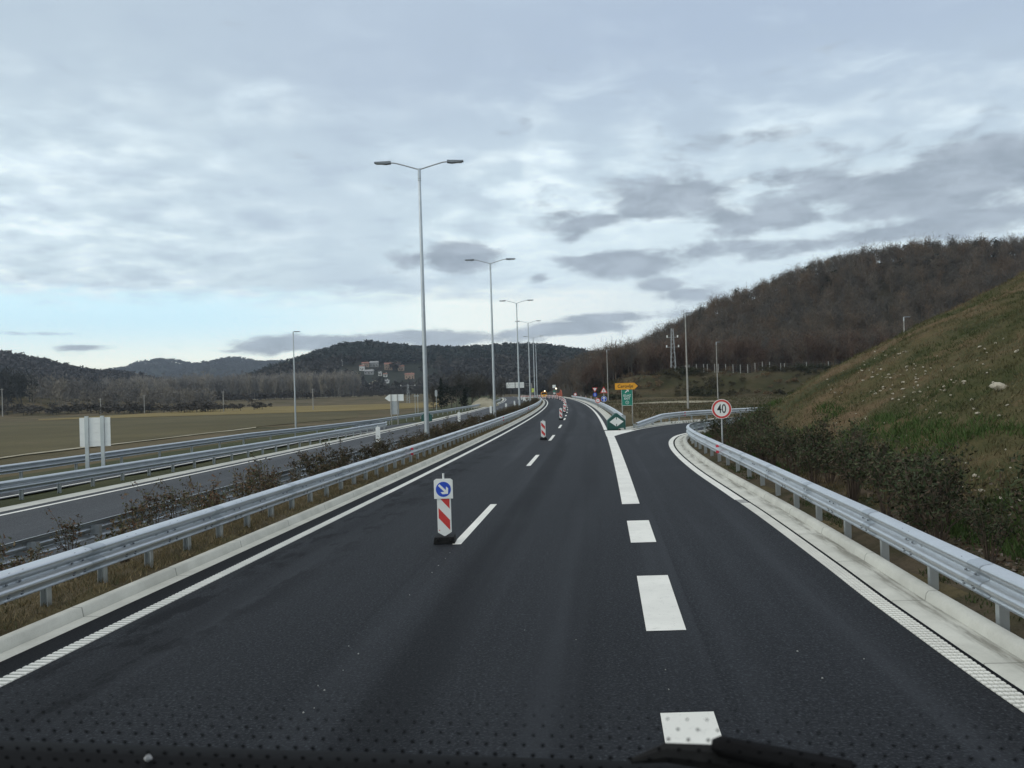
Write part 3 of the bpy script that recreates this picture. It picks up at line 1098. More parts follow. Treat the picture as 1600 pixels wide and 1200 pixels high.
def lamp(loc, hgt, label, group, arms=(-1, 1), rz=0.0, arm_len=1.45, col=None):
    t = thing('street_lamp', loc, label, 'street lamp', group, rz)
    MB().tube([(0, 0, -0.1), (0, 0, 1.2), (0, 0, hgt)], [0.135, 0.128, 0.065], 14).build('pole', col or STEEL2, t, smooth=True)
    MB().tube([(0, 0, hgt - 0.5), (0, 0, hgt - 0.47), (0, 0, hgt + 0.05)], [0.06, 0.085, 0.08], 12).box((0, 0, hgt - 0.55), (0.17, 0.17, 0.03)).build('collar', STEEL2, t)
    for s in arms:
        a = MB()
        if arm_len > 0.6:
            a.tube([(0, 0, hgt), (s * arm_len * .55, 0, hgt + 0.24), (s * arm_len * .85, 0, hgt + 0.36), (s * arm_len, 0, hgt + 0.38), (s * (arm_len + 0.15), 0, hgt + 0.385)], 0.034, 8)
        else:
            a.tube([(0, 0, hgt - 0.1), (0, 0, hgt + 0.05), (s * arm_len, 0, hgt + 0.08)], 0.04, 8)
        a.build('arm', STEEL2, t, smooth=True)
        h_ = MB()
        zt = hgt + (0.385 if arm_len > 0.6 else 0.08)
        lamp_head(h_, s * arm_len, zt, s)
        ho = h_.build('lamp_head', LUMI, t)
        MB().box((s * (arm_len + 0.55), 0, zt - 0.06), (0.42, 0.2, 0.02)).build('lens', LENS, ho)
    return t


LK = (14.5 - H) / 9.05
_ord = ['nearest, above the blue arrow marker', 'second from the camera, over the median shrubs', 'third from the camera', 'fourth from the camera', 'fifth from the camera', 'farthest of the median row']
for i, (x, y) in enumerate(((655, 265), (766, 412), (807, 474), (825, 505), (833, 528), (837, 539))):
    X, Y = P(x, y, 14.5)
    Xm = float(L(Y)) - (2.9 if i < 3 else 3.0)
    X = X if abs(X - Xm) < 0.7 else (X + Xm) / 2
    lamp((X, Y, -0.15), 14.65, 'tall twin-arm median street lamp, ' + _ord[i], 'twin-arm street lamps in the median', rz=0.03)
for (x, y, h_, lab) in ((458, 519, 12, 'single-head street lamp behind the left guardrails at the field edge'), (1070.5, 490, 12, 'tall single street lamp behind the curved ramp guardrail'),
                        (1119, 535, 12, 'thin street lamp on the grass before the cut bank'), (948, 547, 12, 'far thin street lamp behind the triangle warning sign'), (1412, 496, 12, 'street lamp whose head peeps over the grassy embankment crest')):
    X, Y = P(x, y, h_)
    g = float(gz(X, Y))
    lamp((X, Y, g), h_ - g, lab, 'single street lamps', arms=(1,), arm_len=0.12, rz=(0.2 if x < 500 else 0.0), col=WOODP if x > 900 else STEEL2)

# ------------------------------------------------------------------ lettering


def text_part(s, size, x, z, y, m, parent, name='lettering', sx=1.0, bold=0.0, thick=0.002):
    cu = bpy.data.curves.new('lettering', 'FONT')
    cu.body = s
    cu.size = size
    cu.align_x = 'CENTER'
    cu.align_y = 'CENTER'
    cu.extrude = thick
    cu.offset = bold
    ob = bpy.data.objects.new('lettering_source', cu)
    COL.objects.link(ob)
    bpy.context.view_layer.update()
    dg = bpy.context.evaluated_depsgraph_get()
    me = bpy.data.meshes.new_from_object(ob.evaluated_get(dg))
    bpy.data.objects.remove(ob)
    me.transform(Matrix.Translation((x, y, z)) @ Matrix.Rotation(R(90), 4, 'X') @ Matrix.Diagonal((sx, 1, 1, 1)))
    me.materials.clear()
    me.materials.append(m)
    o = link(name, me, parent)
    return o


def rot2(pts, a, cx=0, cz=0):
    c, s = math.cos(a), math.sin(a)
    return [(cx + x * c - z * s, cz + x * s + z * c) for x, z in pts]


ARROW = [(-0.5, -0.09), (0.18, -0.09), (0.0, -0.32), (0.22, -0.32), (0.5, 0.0), (0.22, 0.32), (0.0, 0.32), (0.18, 0.09), (-0.5, 0.09)]

# ------------------------------------------------------------------ beacon plates on our carriageway


def beacon(loc, label, arrow=False, rz=0.0, group='red and white marker boards along the lane closure'):
    t = thing('marker_board', loc, label, 'marker board', group, rz)
    w, z0, z1 = 0.135, 0.10, 1.06
    b = MB()
    b.box((0, 0, 0.065), (0.42, 0.40, 0.13), taper=0.9)
    b.box((-0.12, -0.19, 0.08), (0.05, 0.05, 0.05)).box((0.12, -0.19, 0.08), (0.05, 0.05, 0.05))
    b.build('base', RUBBER, t, bevel=0.01)
    p = MB().prism([(-w, 0.2), (0, 0.12), (w, 0.2), (w, z1), (w * .8, z1 + .03), (-w * .8, z1 + .03), (-w, z1)], -0.025, 0.025)
    pl = p.build('panel', WHITE, t, bevel=0.004)
    st = MB()
    ww, lo, hi = w - 0.025, 0.23, z1 - 0.01
    for k in range(-1, 5):
        c0 = 0.26 + k * 0.42 + (0.08 if arrow else 0.0)
        poly = [(-ww, c0 + 0.14), (ww, c0 - 0.10), (ww, c0 + 0.10), (-ww, c0 + 0.34)]
        cl = [(x, min(max(z, lo), hi)) for x, z in poly]
        if max(z for _, z in cl) - min(z for _, z in cl) > 0.03 and cl[0][1] < hi:
            # exact clip of slanted edges
            def clip(pp, zv, keep):
                out = []
                for i in range(len(pp)):
                    a, bb = pp[i], pp[(i + 1) % len(pp)]
                    ia, ib = (a[1] - zv) * keep >= 0, (bb[1] - zv) * keep >= 0
                    if ia:
                        out.append(a)
                    if ia != ib:
                        tt = (zv - a[1]) / (bb[1] - a[1])
                        out.append((a[0] + (bb[0] - a[0]) * tt, zv))
                return out
            pp = clip(clip(poly, lo, 1), hi, -1)
            if len(pp) >= 3:
                st.prism(pp, -0.0275, -0.024)
    st.build('stripes', RED, pl)
    MB().tube([(0, 0, z1), (0, 0, z1 + (0.29 if arrow else 0.09))], 0.02, 8).build('spigot', WHITE, t)
    if arrow:
        s = MB().prism([(-0.185, 0.86), (0.185, 0.86), (0.185, 1.22), (0.14, 1.25), (-0.14, 1.25), (-0.185, 1.22)], -0.05, -0.03)
        so = s.build('arrow_sign', WHITE, t, bevel=0.004)
        MB().disc(0, 1.045, 0.148, -0.054, -0.049, 40).build('blue_disc', BLUE, so)
        MB().prism(rot2([(x * .25, z * .25) for x, z in ARROW], R(-45), 0.0, 1.045), -0.057, -0.053).build('arrow', WHITE, so)
    return t


X, Y = P(695, 849)
beacon((X, Y + 0.1, 0.003), 'marker board with a round blue diagonal-arrow sign on a black rubber base', True, rz=-0.03)
by = [P(848.5, 687)[1], P(872, 656)[1]]
yv = by[1]
while yv < 232:
    yv += 21
    by.append(yv)
_bl = ['red and white striped board second from the blue-arrow board', 'striped board third in the lane-closure row', 'striped board fourth in the lane-closure row', 'striped board fifth in the lane-closure row']
proto_b = None
for i, y in enumerate(by):
    o = 3.25 if i else 3.15
    loc = (float(L(y)) + o, y, 0.003)
    lab = _bl[i] if i < 4 else 'small far striped board in the distant end of the lane-closure row'
    if proto_b is None:
        proto_b = beacon(loc, lab)
    else:
        c = copy_tree(proto_b)
        c.location = loc
        c['label'] = lab
# further boards close together where the works begin
for k in range(6):
    c = copy_tree(proto_b)
    yy_ = 236 + 3 * k
    c.location = (float(L(yy_)) + 3.2 - 0.9 * k, yy_, 0.003)
    c['label'] = 'far striped board slanting across our left lane at the roadworks'
    c['group'] = 'striped boards slanting across the left lane'


def plain_beacon(loc, label, rz=0.0):
    t = thing('marker_board', loc, label, 'marker board', 'white-backed marker boards on the opposite carriageway', rz)
    MB().box((0, 0, 0.065), (0.42, 0.40, 0.13), taper=0.9).build('base', RUBBER, t, bevel=0.01)
    MB().prism([(-.15, 0.2), (0, 0.12), (.15, 0.2), (.15, 1.12), (.12, 1.15), (-.12, 1.15), (-.15, 1.12)], -0.025, 0.025).build('panel', WHITE, t, bevel=0.004)
    MB().tube([(0, 0, 1.14), (0, 0, 1.24)], 0.02, 8).build('spigot', WHITE, t)
    MB().box((0, -0.028, 0.62), (0.04, 0.012, 0.9)).build('spine', WHITE, t)
    return t


_pl = ['white back of a marker board behind shrubs, left of the tall lamp', 'white back of a marker board just left of the second lamp', 'white marker board back touching the second lamp', 'white marker board back between the second and third lamps', 'white marker board back just left of the third lamp']
pb = None
for i, (x, y) in enumerate(((591, 694), (717.5, 661), (767, 647.5), (791, 641.5), (804, 635.5))):
    X, Y = P(x, y, -0.4)
    if pb is None:
        pb = plain_beacon((X, Y, -0.397), _pl[i])
    else:
        c = copy_tree(pb)
        c.location = (X, Y, -0.397)
        c['label'] = _pl[i]
X0, Y0 = P(812, 628.5, -0.4)
for k in range(6):
    c = copy_tree(pb)
    c.location = (X0 + [0, 1.2, 1.7, 1.6, 1.0, 0][k], Y0 + 9 * k, -0.397)
    c['label'] = 'white marker board back in the tight curved row beyond the third lamp'

# ------------------------------------------------------------------ signs


def post_(mb, x, z0, z1, r=0.04, y=0.05):
    mb.tube([(x, y, z0), (x, y, z1)], r, 10)


# speed limit 40
X, Y, Zc = at(1127.5, 639, 33.0)
t = thing('speed_limit_sign', (X, Y, float(gz(X, Y))), 'round red-ringed 40 sign on a pole among the dark shrubs', 'speed limit sign', rz=-0.12)
zc = Zc - float(gz(X, Y))
pm = MB()
post_(pm, 0, -0.2, zc + 0.25, 0.032)
pm.build('pole', GREYB, t, smooth=True)
f_ = MB().disc(0, zc, 0.39, -0.012, 0.012, 48).build('face', WHITE, t)
MB().ring(0, zc, 0.295, 0.37, -0.016, -0.010, 48).build('red_ring', RED, f_)
text_part('40', 0.50, 0, zc - 0.005, -0.014, BLACK, f_, sx=0.72, bold=0.004)

# exit sign with yellow direction board
X, Y = P(981, 661)
t = thing('exit_sign', (X, Y, 0.0), 'green exit sign with white arrow under a yellow arrow board on two legs', 'road sign', rz=-0.05)
lg = MB()
post_(lg, -0.40, -0.1, 2.05, 0.045)
lg.build('leg', WOODP, t, smooth=True)
lg = MB()
post_(lg, 0.40, -0.1, 2.05, 0.045)
lg.build('leg', WOODP, t, smooth=True)
f_ = MB().box((0, -0.01, 2.12), (0.90, 0.03, 1.42)).build('green_panel', GREEN, t)
MB().ring(0, 0, 1, 1.001, 0, 0.001, 4) if False else None
bd = MB()
for (cx, cz, sx_, sz_) in ((0, 2.815, 0.88, 0.022), (0, 1.425, 0.88, 0.022), (-0.43, 2.12, 0.022, 1.38), (0.43, 2.12, 0.022, 1.38)):
    bd.box((cx, -0.027, cz), (sx_, 0.006, sz_))
bd.build('border', WHITE, f_)
MB().prism(rot2([(x * .40, z * .40) for x, z in ARROW], R(45), 0.0, 2.60), -0.030, -0.024).build('arrow', WHITE, f_)
text_part('IZLAZ', 0.235, 0, 2.22, -0.027, WHITE, f_, bold=0.003)
text_part('EXIT', 0.235, 0, 1.98, -0.027, WHITE, f_, bold=0.003)
MB().ring(0, 1.67, 0.11, 0.135, -0.030, -0.024, 28).build('oval', WHITE, f_)
text_part('3', 0.17, 0, 1.67, -0.027, WHITE, f_)
y_ = MB().prism([(-0.95, 2.72), (0.62, 2.72), (0.90, 2.985), (0.62, 3.25), (-0.95, 3.25)], -0.065, -0.035).build('yellow_board', YEL, t)
MB().prism([(0.635, 2.725), (0.71, 2.725), (0.985, 2.985), (0.71, 3.245), (0.635, 3.245), (0.905, 2.985)], -0.067, -0.034).build('black_tip', BLACK, y_)
text_part('Cerovlje', 0.36, -0.12, 2.985, -0.067, BLACK, y_, bold=0.004)

# gore marker
X, Y = P(963, 671.5)


def gore(loc, label, back=False, rz=0.0):
    t = thing('gore_marker', loc, label, 'gore marker', None, rz)
    MB().prism([(-0.62, 0.0), (0.62, 0.0), (0.62, 0.64), (0.58, 0.70), (0.08, 1.13), (0.0, 1.16), (-0.08, 1.13), (-0.58, 0.70), (-0.62, 0.64)], -0.25, 0.25).build('body', GREEND, t, bevel=0.03)
    if not back:
        fa = MB().prism([(-0.48, 0.56), (-0.03, 0.24), (-0.03, 0.88)], -0.262, -0.256)
        fa.prism([(0.48, 0.56), (0.03, 0.88), (0.03, 0.24)], -0.262, -0.256)
        fa.box((0, -0.259, 0.56), (0.06, 0.006, 0.3))
        fa.build('white_arrows', WHITE, t)
    return t


gore((X, Y, 0.003), 'dark green crash cushion with two white arrowheads at the exit gore')
X, Y = P(667, 658, -0.4)
gore((X, Y, -0.4), 'green crash cushion seen half hidden behind the nearest tall lamp pole', True)

# left white sign back
X, Y = P(150, 742, -0.45)
t = thing('road_sign', (X, Y, -0.45), 'square white back of a road sign on two grey legs by the brown field', 'road sign', rz=0.06)
for sx_ in (-0.36, 0.36):
    l_ = MB()
    l_.box((sx_, -0.03, 1.42), (0.17, 0.06, 2.7))
    l_.build('leg', POSTM, t)
MB().box((0, 0.025, 2.02), (1.40, 0.03, 1.36)).build('panel', WHITE, t)
cl = MB()
for z in (1.6, 2.02, 2.45):
    cl.box((0, 0.006, z), (1.34, 0.012, 0.05))
cl.build('rail', WHITE, t)

# white arrow board back with grey board below
X, Y = P(617, 663.5, -0.4)
t = thing('direction_sign', (X, Y, -0.42), 'white left-pointing direction board with grey panel below, on two posts', 'road sign')
for sx_ in (-0.33, 0.36):
    l_ = MB()
    post_(l_, sx_, -0.1, 3.3, 0.05, -0.06)
    l_.build('post', WOODP, t, smooth=True)
MB().prism([(-1.02, 2.90), (-0.55, 2.56), (1.02, 2.56), (1.02, 3.28), (-0.55, 3.28)], 0.0, 0.03).build('arrow_board', WHITE, t)
MB().box((0.03, 0.02, 1.83), (0.92, 0.03, 1.42)).build('lower_panel', GREYB, t)

# backs of small signs beyond the far guardrail
for (x, yb, Yd, lab) in ((651, 640, 150, 'pair of thin sign posts right of the white direction board'), (682, 636, 165, 'narrow grey sign back on a pole before the dark trees')):
    X, Y, Z = at(x, yb, Yd)
    g = float(gz(X, Y))
    t = thing('road_sign', (X, Y, g), lab, 'road sign')
    if x == 651:
        for dx in (-0.25, 0.25):
            l_ = MB()
            post_(l_, dx, -0.1, 3.6)
            l_.build('post', POSTM, t)
        MB().box((0, 0, 3.2), (0.95, 0.03, 0.12)).build('bracket', POSTM, t)
    else:
        l_ = MB()
        post_(l_, 0, -0.1, 3.6)
        l_.build('post', POSTM, t)
        MB().prism([(-.25, 3.0), (0, 2.55), (.25, 3.0), (.25, 3.9), (0, 4.1), (-.25, 3.9)], 0, 0.03).build('panel', GREYB, t)


def tri(r, cz, up=True, r2=None):
    a0 = math.pi / 2 if up else -math.pi / 2
    return [(r * math.cos(a0 + k * 2 * math.pi / 3), cz + r * math.sin(a0 + k * 2 * math.pi / 3)) for k in range(3)]


# warning cluster on the right verge
X, Y, _ = at(944, 632, 112)
t = thing('road_sign', (X, Y, float(gz(X, Y))), 'red triangle warning sign above a round blue arrow sign on one pole', 'road sign')
l_ = MB()
post_(l_, 0, -0.1, 3.1)
l_.build('pole', WOODP, t)
f_ = MB().prism(tri(0.60, 2.55), -0.012, 0.012).build('triangle', RED, t)
MB().prism(tri(0.40, 2.55), -0.018, -0.013).build('white_field', WHITE, f_)
MB().box((0, -0.021, 2.58), (0.07, 0.004, 0.28)).box((0, -0.021, 2.38), (0.07, 0.004, 0.06)).build('symbol', BLACK, f_)
f_ = MB().disc(0, 1.45, 0.40, -0.012, 0.012).build('disc', BLUE, t)
MB().ring(0, 1.45, 0.37, 0.40, -0.016, -0.012).build('rim', WHITE, f_)
MB().prism(rot2([(x * .62, z * .62) for x, z in ARROW], R(90), 0, 1.45), -0.02, -0.013).build('arrow', WHITE, f_)
X, Y, _ = at(930, 628, 150)
t = thing('road_sign', (X, Y, float(gz(X, Y))), 'inverted red triangle over a round blue sign, left of the warning triangle', 'road sign')
l_ = MB()
post_(l_, 0, -0.1, 3.1)
l_.build('pole', WOODP, t)
f_ = MB().prism(tri(0.58, 2.75, False), -0.012, 0.012).build('triangle', RED, t)
MB().prism(tri(0.38, 2.75, False), -0.018, -0.013).build('white_field', WHITE, f_)
f_ = MB().disc(0, 1.75, 0.38, -0.012, 0.012).build('disc', BLUE, t)
MB().box((0, -0.015, 1.75), (0.09, 0.005, 0.5)).build('arrow', WHITE, f_)
X, Y, _ = at(934.5, 636, 118)
t = thing('road_sign', (X, Y, float(gz(X, Y))), 'small round red-ringed sign low between the two blue signs', 'road sign')
l_ = MB()
post_(l_, 0, -0.1, 1.5)
l_.build('pole', WOODP, t)
f_ = MB().disc(0, 1.15, 0.36, -0.012, 0.012).build('disc', RED, t)
MB().disc(0, 1.15, 0.25, -0.018, -0.013).build('white_field', WHITE, f_)
text_part('60', 0.3, 0, 1.15, -0.02, BLACK, f_, sx=0.8)
X, Y, _ = at(899, 621, 205)
t = thing('road_sign', (X, Y, float(gz(X, Y))), 'tiny far round sign at the end of the olive cut slope', 'road sign')
l_ = MB()
post_(l_, 0, -0.1, 1.6)
l_.build('pole', WOODP, t)
f_ = MB().disc(0, 1.5, 0.4, -0.012, 0.012).build('disc', RED, t)
MB().disc(0, 1.5, 0.28, -0.018, -0.013).build('white_field', WHITE, f_)

# gantry across the opposite carriageway
Yg = 340.0
Xa, _, _ = at(786, 612, Yg)
Xb, _, _ = at(831, 612, Yg)
t = thing('sign_gantry', ((Xa + Xb) / 2, Yg, -0.4), 'overhead sign gantry with two pale sign backs far down the opposite carriageway', 'sign gantry')
hw = (Xb - Xa) / 2
for s in (-1, 1):
    MB().box((s * hw, 0, 2.9), (0.35, 0.35, 6.0)).build('column', WOODP, t)
tr = MB()
for z in (4.9, 5.9):
    for yq in (-.25, .25):
        tr.box((0, yq, z), (2 * hw, 0.09, 0.09))
for k in range(14):
    xx = -hw + 0.3 + k * (2 * hw - 0.6) / 13
    tr.box((xx, -0.25, 5.4), (0.07, 0.07, 1.0)).box((xx, 0.25, 5.4), (0.07, 0.07, 1.0))
tr.build('truss', WOODP, t)
pw = 3.5
for cx in (-hw + 1.4 + pw / 2, -hw + 1.7 + pw * 1.5):
    p_ = MB()
    for k in range(3):
        p_.box((cx, -0.45, 4.55 + k * 0.78), (pw, 0.06, 0.72))
    p_.build('sign_panel', WHITE, t)

# ------------------------------------------------------------------ roadworks at the far end
Yw = 262.0
X, _, _ = at(850, 612, Yw)
t = thing('works_truck', (X, Yw, 0.0), 'small yellow works truck with a bright lamp on the closed carriageway', 'truck')
MB().prism([(-0.95, 0.5), (0.95, 0.5), (0.95, 1.25), (0.86, 2.0), (-0.86, 2.0), (-0.95, 1.25)], 0, 1.7).build('cab', YEL, t, bevel=0.05)
MB().box((0, 3.2, 1.1), (2.0, 3.0, 1.0)).build('bed', PLASTIC2, t, bevel=0.03)
MB().prism([(-0.8, 1.3), (0.8, 1.3), (0.74, 1.92), (-0.74, 1.92)], -0.015, 0.0).build('windscreen', BLACK, t)
for sx_ in (-0.8, 0.8):
    for yy_ in (0.5, 3.8):
        w_ = MB()
        w_.tube([(sx_ - 0.12, yy_, 0.38), (sx_ + 0.12, yy_, 0.38)], 0.38, 16)
        w_.build('wheel', RUBBER, t)
MB().box((0, 0.5, 2.08), (0.9, 0.25, 0.14)).build('light_bar', YEL, t)
LAMPON = mat('lit_lamp', (1.0, 0.88, 0.6), 0.3, 0, 0.01, 5, emit=2.5)
MB().disc(0.25, 2.35, 0.2, 0.3, 0.36, 20).build('lamp', LAMPON, t)
for sx_ in (-0.7, 0.7):
    MB().disc(sx_, 0.85, 0.13, -0.03, 0.0, 16).build('headlight', WHITE, t)
# red and white barrier boards
proto = None
for k in range(10):
    yy_ = 272 + (k % 2) * 1.0
    X, _, _ = at(815 + k * 5.6, 608, yy_)
    if proto is None:
        proto = thing('works_barrier', (X, yy_, -0.1), 'low red and white barrier board closing the lanes at the roadworks', 'barrier', 'barriers at the roadworks')
        bo = MB().box((0, 0, 0.9), (1.15, 0.04, 0.28)).box((0, 0, 0.4), (1.15, 0.04, 0.2)).build('board', WHITE, proto)
        s_ = MB()
        for q_ in (-0.4, 0.0, 0.4):
            s_.prism([(q_ - .12, 0.76), (q_ + .06, 0.76), (q_ + .14, 1.04), (q_ - .04, 1.04)], -0.026, -0.021)
        s_.build('stripes', RED, bo)
        for q_ in (-0.45, 0.45):
            MB().box((q_, 0.05, 0.52), (0.06, 0.06, 1.04)).box((q_, 0, 0.03), (0.1, 0.6, 0.06)).build('foot', RUBBER, proto)
    else:
        c = copy_tree(proto)
        c.location = (X, yy_, -0.1)
X, Yq, _ = at(866, 612, 225)
t = thing('works_sign', (X, Yq, 0.0), 'white square board above a green and white plate at the end of our lanes', 'road sign')
l_ = MB()
post_(l_, 0, -0.1, 4.0)
l_.build('pole', WOODP, t)
MB().box((0, 0, 3.6), (0.85, 0.04, 0.85)).build('board', WHITE, t)
MB().box((0, 0, 2.3), (0.7, 0.04, 0.35)).build('plate', GREEN, t)
MB().box((0, 0, 1.75), (0.6, 0.04, 0.35)).build('plate', WHITE, t)
X, Yq, _ = at(869, 612, 232)
t = thing('works_lamp', (X, Yq, 0.0), 'bright round lit warning lamp on a pole beside the white square board', 'lamp')
l_ = MB()
post_(l_, 0, -0.1, 3.3)
l_.build('pole', WOODP, t)
MB().disc(0, 3.0, 0.42, 0.0, 0.1, 24).build('housing', BLACK, t)
MB().disc(0, 3.0, 0.2, -0.03, -0.005, 20).build('lens', LAMPON, t)
X, Yq, _ = at(873.5, 616, 240)
t = thing('excavator', (X, Yq, float(gz(X, Yq))), 'far orange-red digger at the foot of the cut slope', 'excavator')
ORG = mat('orange_machine_paint', (0.42, 0.10, 0.05), 0.5, 0, 0.12, 3)
MB().box((0, 0, 1.3), (1.5, 2.2, 1.0), taper=0.9).build('cab', ORG, t, bevel=0.08)
for s in (-0.6, 0.6):
    MB().prism([(s - .2, 0), (s + .2, 0), (s + .2, .6), (s - .2, .6)], -1.2, 1.2).build('track', RUBBER, t, bevel=0.1)
MB().tube([(0.2, 0.4, 1.6), (0.5, -0.8, 2.6), (0.7, -2.0, 1.7), (0.7, -2.2, 0.6)], [0.18, 0.15, 0.12, 0.1], 8).build('arm', ORG, t)
MB().box((0.7, -2.2, 0.4), (0.7, 0.5, 0.5)).build('bucket', RUBBER, t)
X, Yq, _ = at(833, 607, 250)
t = thing('works_sign', (X, Yq, -0.2), 'small yellow-green board between the far median lamps', 'road sign')
l_ = MB()
post_(l_, 0, -0.1, 3.5)
l_.build('pole', WOODP, t)
MB().box((0, 0, 2.9), (1.0, 0.04, 1.2)).build('board', mat('lime_sheet', (0.55, 0.62, 0.12), 0.5), t)
# reflective marker posts on the right edge
proto = None
for k in range(5):
    y = 150 + k * 22
    loc = (float(L(y)) + 9.1, y, 0.0)
    if proto is None:
        proto = thing('edge_post', loc, 'small white delineator post on the far right roadside', 'delineator post', 'delineator posts')
        MB().box((0, 0, 0.55), (0.12, 0.08, 1.1)).build('post', WHITE, proto)
        MB().box((0, -0.042, 0.85), (0.10, 0.006, 0.2)).build('reflector', RED, proto)
    else:
        c = copy_tree(proto)
        c.location = loc
# ------------------------------------------------------------------ vegetation templates (numpy)


def tube_np(pts, rads, n=5):
    b = MB().tube(pts, rads, n)
    q = [f for f in b.f if len(f) == 4]
    return np.array(b.v), np.array(q)


def slivers(c, d, ln, w, rng):
    """quads centred at c, along d, length ln, width w"""
    n = len(c)
    r = rng.normal(size=(n, 3))
    s = np.cross(d, r)
    s /= np.linalg.norm(s, axis=1)[:, None] + 1e-9
    a = d * ln[:, None] / 2
    b = s * w[:, None] / 2
    V = np.stack([c - a - b, c - a + b, c + a + b * 0.35, c + a - b * 0.35], 1).reshape(-1, 3)
    Fc = np.arange(4 * n).reshape(n, 4)
    return V, Fc


def join_np(parts):
    V, Fc, b = [], [], 0
    for v, f in parts:
        V.append(v)
        Fc.append(f + b)
        b += len(v)
    return np.concatenate(V), np.concatenate(Fc)


def unit(v):
    return v / (np.linalg.norm(v, axis=1)[:, None] + 1e-9)


def bare_tree(rng, h=10.0, n=220, w=0.10, spread=0.33, narrow=False):
    """unit bare tree: trunk with limbs, and a crown of twigs; returns (trunk, crown)"""
    tr = []
    lean = rng.normal(size=2) * 0.03 * h
    tr.append(tube_np([(0, 0, -0.5), (lean[0] * .4, lean[1] * .4, h * .4), (lean[0], lean[1], h * .8)], [h * .018, h * .012, h * .004]))
    cs, ds = [], []
    nl = 9
    for k in range(nl):
        a = rng.random() * 6.28
        z0 = h * (0.22 + 0.5 * k / nl)
        r = h * spread * (0.55 if narrow else 1) * (1.0 - 0.5 * k / nl) * (0.7 + 0.5 * rng.random())
        e = np.array([math.cos(a) * r, math.sin(a) * r, z0 + h * (0.28 if narrow else 0.2) * (0.8 + .5 * rng.random())])
        s = np.array([0, 0, z0])
        tr.append(tube_np([s, (s + e) / 2 + [0, 0, 0.02 * h], e], [h * .007, h * .005, h * .002], 4))
        m = n // nl
        t = rng.random(m) ** 0.7
        p = s + (e - s) * t[:, None] + rng.normal(size=(m, 3)) * h * 0.055 * (0.5 + t[:, None])
        cs.append(p)
        d = unit((e - s)[None] / h + rng.normal(size=(m, 3)) * 0.28 + [0, 0, 0.25])
        ds.append(d)
    m = n // 4
    p = rng.normal(size=(m, 3)) * [h * spread * .3, h * spread * .3, h * .12] + [lean[0], lean[1], h * .78]
    cs.append(p)
    ds.append(unit(rng.normal(size=(m, 3)) * .5 + [0, 0, .7]))
    c, d = np.concatenate(cs), np.concatenate(ds)
    k = len(c)
    cr = slivers(c, d, h * (0.06 + 0.09 * rng.random(k)), w * (0.5 + rng.random(k)), rng)
    return join_np(tr), cr


def leafy_tree(rng, h=8.0, n=400, w=0.5, conif=False):
    tr = [tube_np([(0, 0, -0.5), (0, 0, h * .85)], [h * .02, h * .005])]
    if conif:
        t = rng.random(n)
        z = h * (0.08 + 0.92 * t)
        r = h * 0.20 * (1 - t) ** 0.8 * np.sqrt(rng.random(n)) * (0.8 + 0.4 * np.sin(t * 40))
        a = rng.random(n) * 6.28
        c = np.stack([np.cos(a) * r, np.sin(a) * r, z], 1)
        d = unit(np.stack([np.cos(a), np.sin(a), -0.3 + 0 * a], 1) + rng.normal(size=(n, 3)) * .4)
    else:
        k = 9
        cc = rng.normal(size=(k, 3)) * [h * .2, h * .2, h * .2] + [0, 0, h * .58]
        c = cc[rng.integers(0, k, n)] + rng.normal(size=(n, 3)) * h * .09
        c[:, 2] = np.maximum(c[:, 2], h * .1)
        d = unit(rng.normal(size=(n, 3)))
    cr = slivers(c, d, w * (0.7 + rng.random(n)), w * .7 * (0.6 + .6 * rng.random(n)), rng)
    return join_np(tr), cr


def scatter(name, tmpl, pos, sc, cols, m, rng, kind='stuff', cut=0.0, jit=0.25):
    """one mass of many small trees. tmpl: list of (V,F)"""
    Vs, Fs, Ts, b = [], [], [], 0
    which = rng.integers(0, len(tmpl), len(pos))
    for ti, (v, f) in enumerate(tmpl):
        idx = np.where(which == ti)[0]
        if not len(idx):
            continue
        a = rng.random(len(idx)) * 6.28
        ca, sa = np.cos(a)[:, None], np.sin(a)[:, None]
        s = np.atleast_2d(sc[idx])
        s = s if s.shape[0] == len(idx) else s.T
        x = (v[None, :, 0] * ca - v[None, :, 1] * sa) * s[:, :1] + pos[idx, None, 0]
        y = (v[None, :, 0] * sa + v[None, :, 1] * ca) * s[:, :1] + pos[idx, None, 1]
        z = v[None, :, 2] * s[:, -1:] + pos[idx, None, 2]
        V = np.stack([x, y, z], 2).reshape(-1, 3)
        Fk = (f[None] + (np.arange(len(idx)) * len(v))[:, None, None]).reshape(-1, 4) + b
        vj = 1 + jit * (np.repeat(rng.random(len(v) // 4 + 1), 4)[:len(v)] - .5) * 2
        T = (cols[idx][:, None, :] * vj[None, :, None]).reshape(-1, 3)
        Vs.append(V)
        Fs.append(Fk)
        Ts.append(T)
        b += len(V)
    o = np_mesh(name, np.concatenate(Vs), np.concatenate(Fs), m, tint=np.concatenate(Ts))
    return tag(o, kind=kind)


rng = np.random.default_rng(11)
BARE = [join_np(bare_tree(rng, 10, 340, 0.085)) for _ in range(7)]
BAREF = [join_np(bare_tree(rng, 10, 90, 0.30)) for _ in range(5)]
POPL = [join_np(bare_tree(rng, 10, 120, 0.16, 0.2, True)) for _ in range(5)]
CONF = [join_np(leafy_tree(rng, 10, 160, 1.1, True)) for _ in range(3)]
LEAF = [join_np(leafy_tree(rng, 10, 150, 1.3)) for _ in range(4)]
CLUMP = [join_np(leafy_tree(rng, 10, 44, 2.6)) for _ in range(5)]
FARC = [join_np(leafy_tree(rng, 10, 36, 2.6, True)) for _ in range(3)]

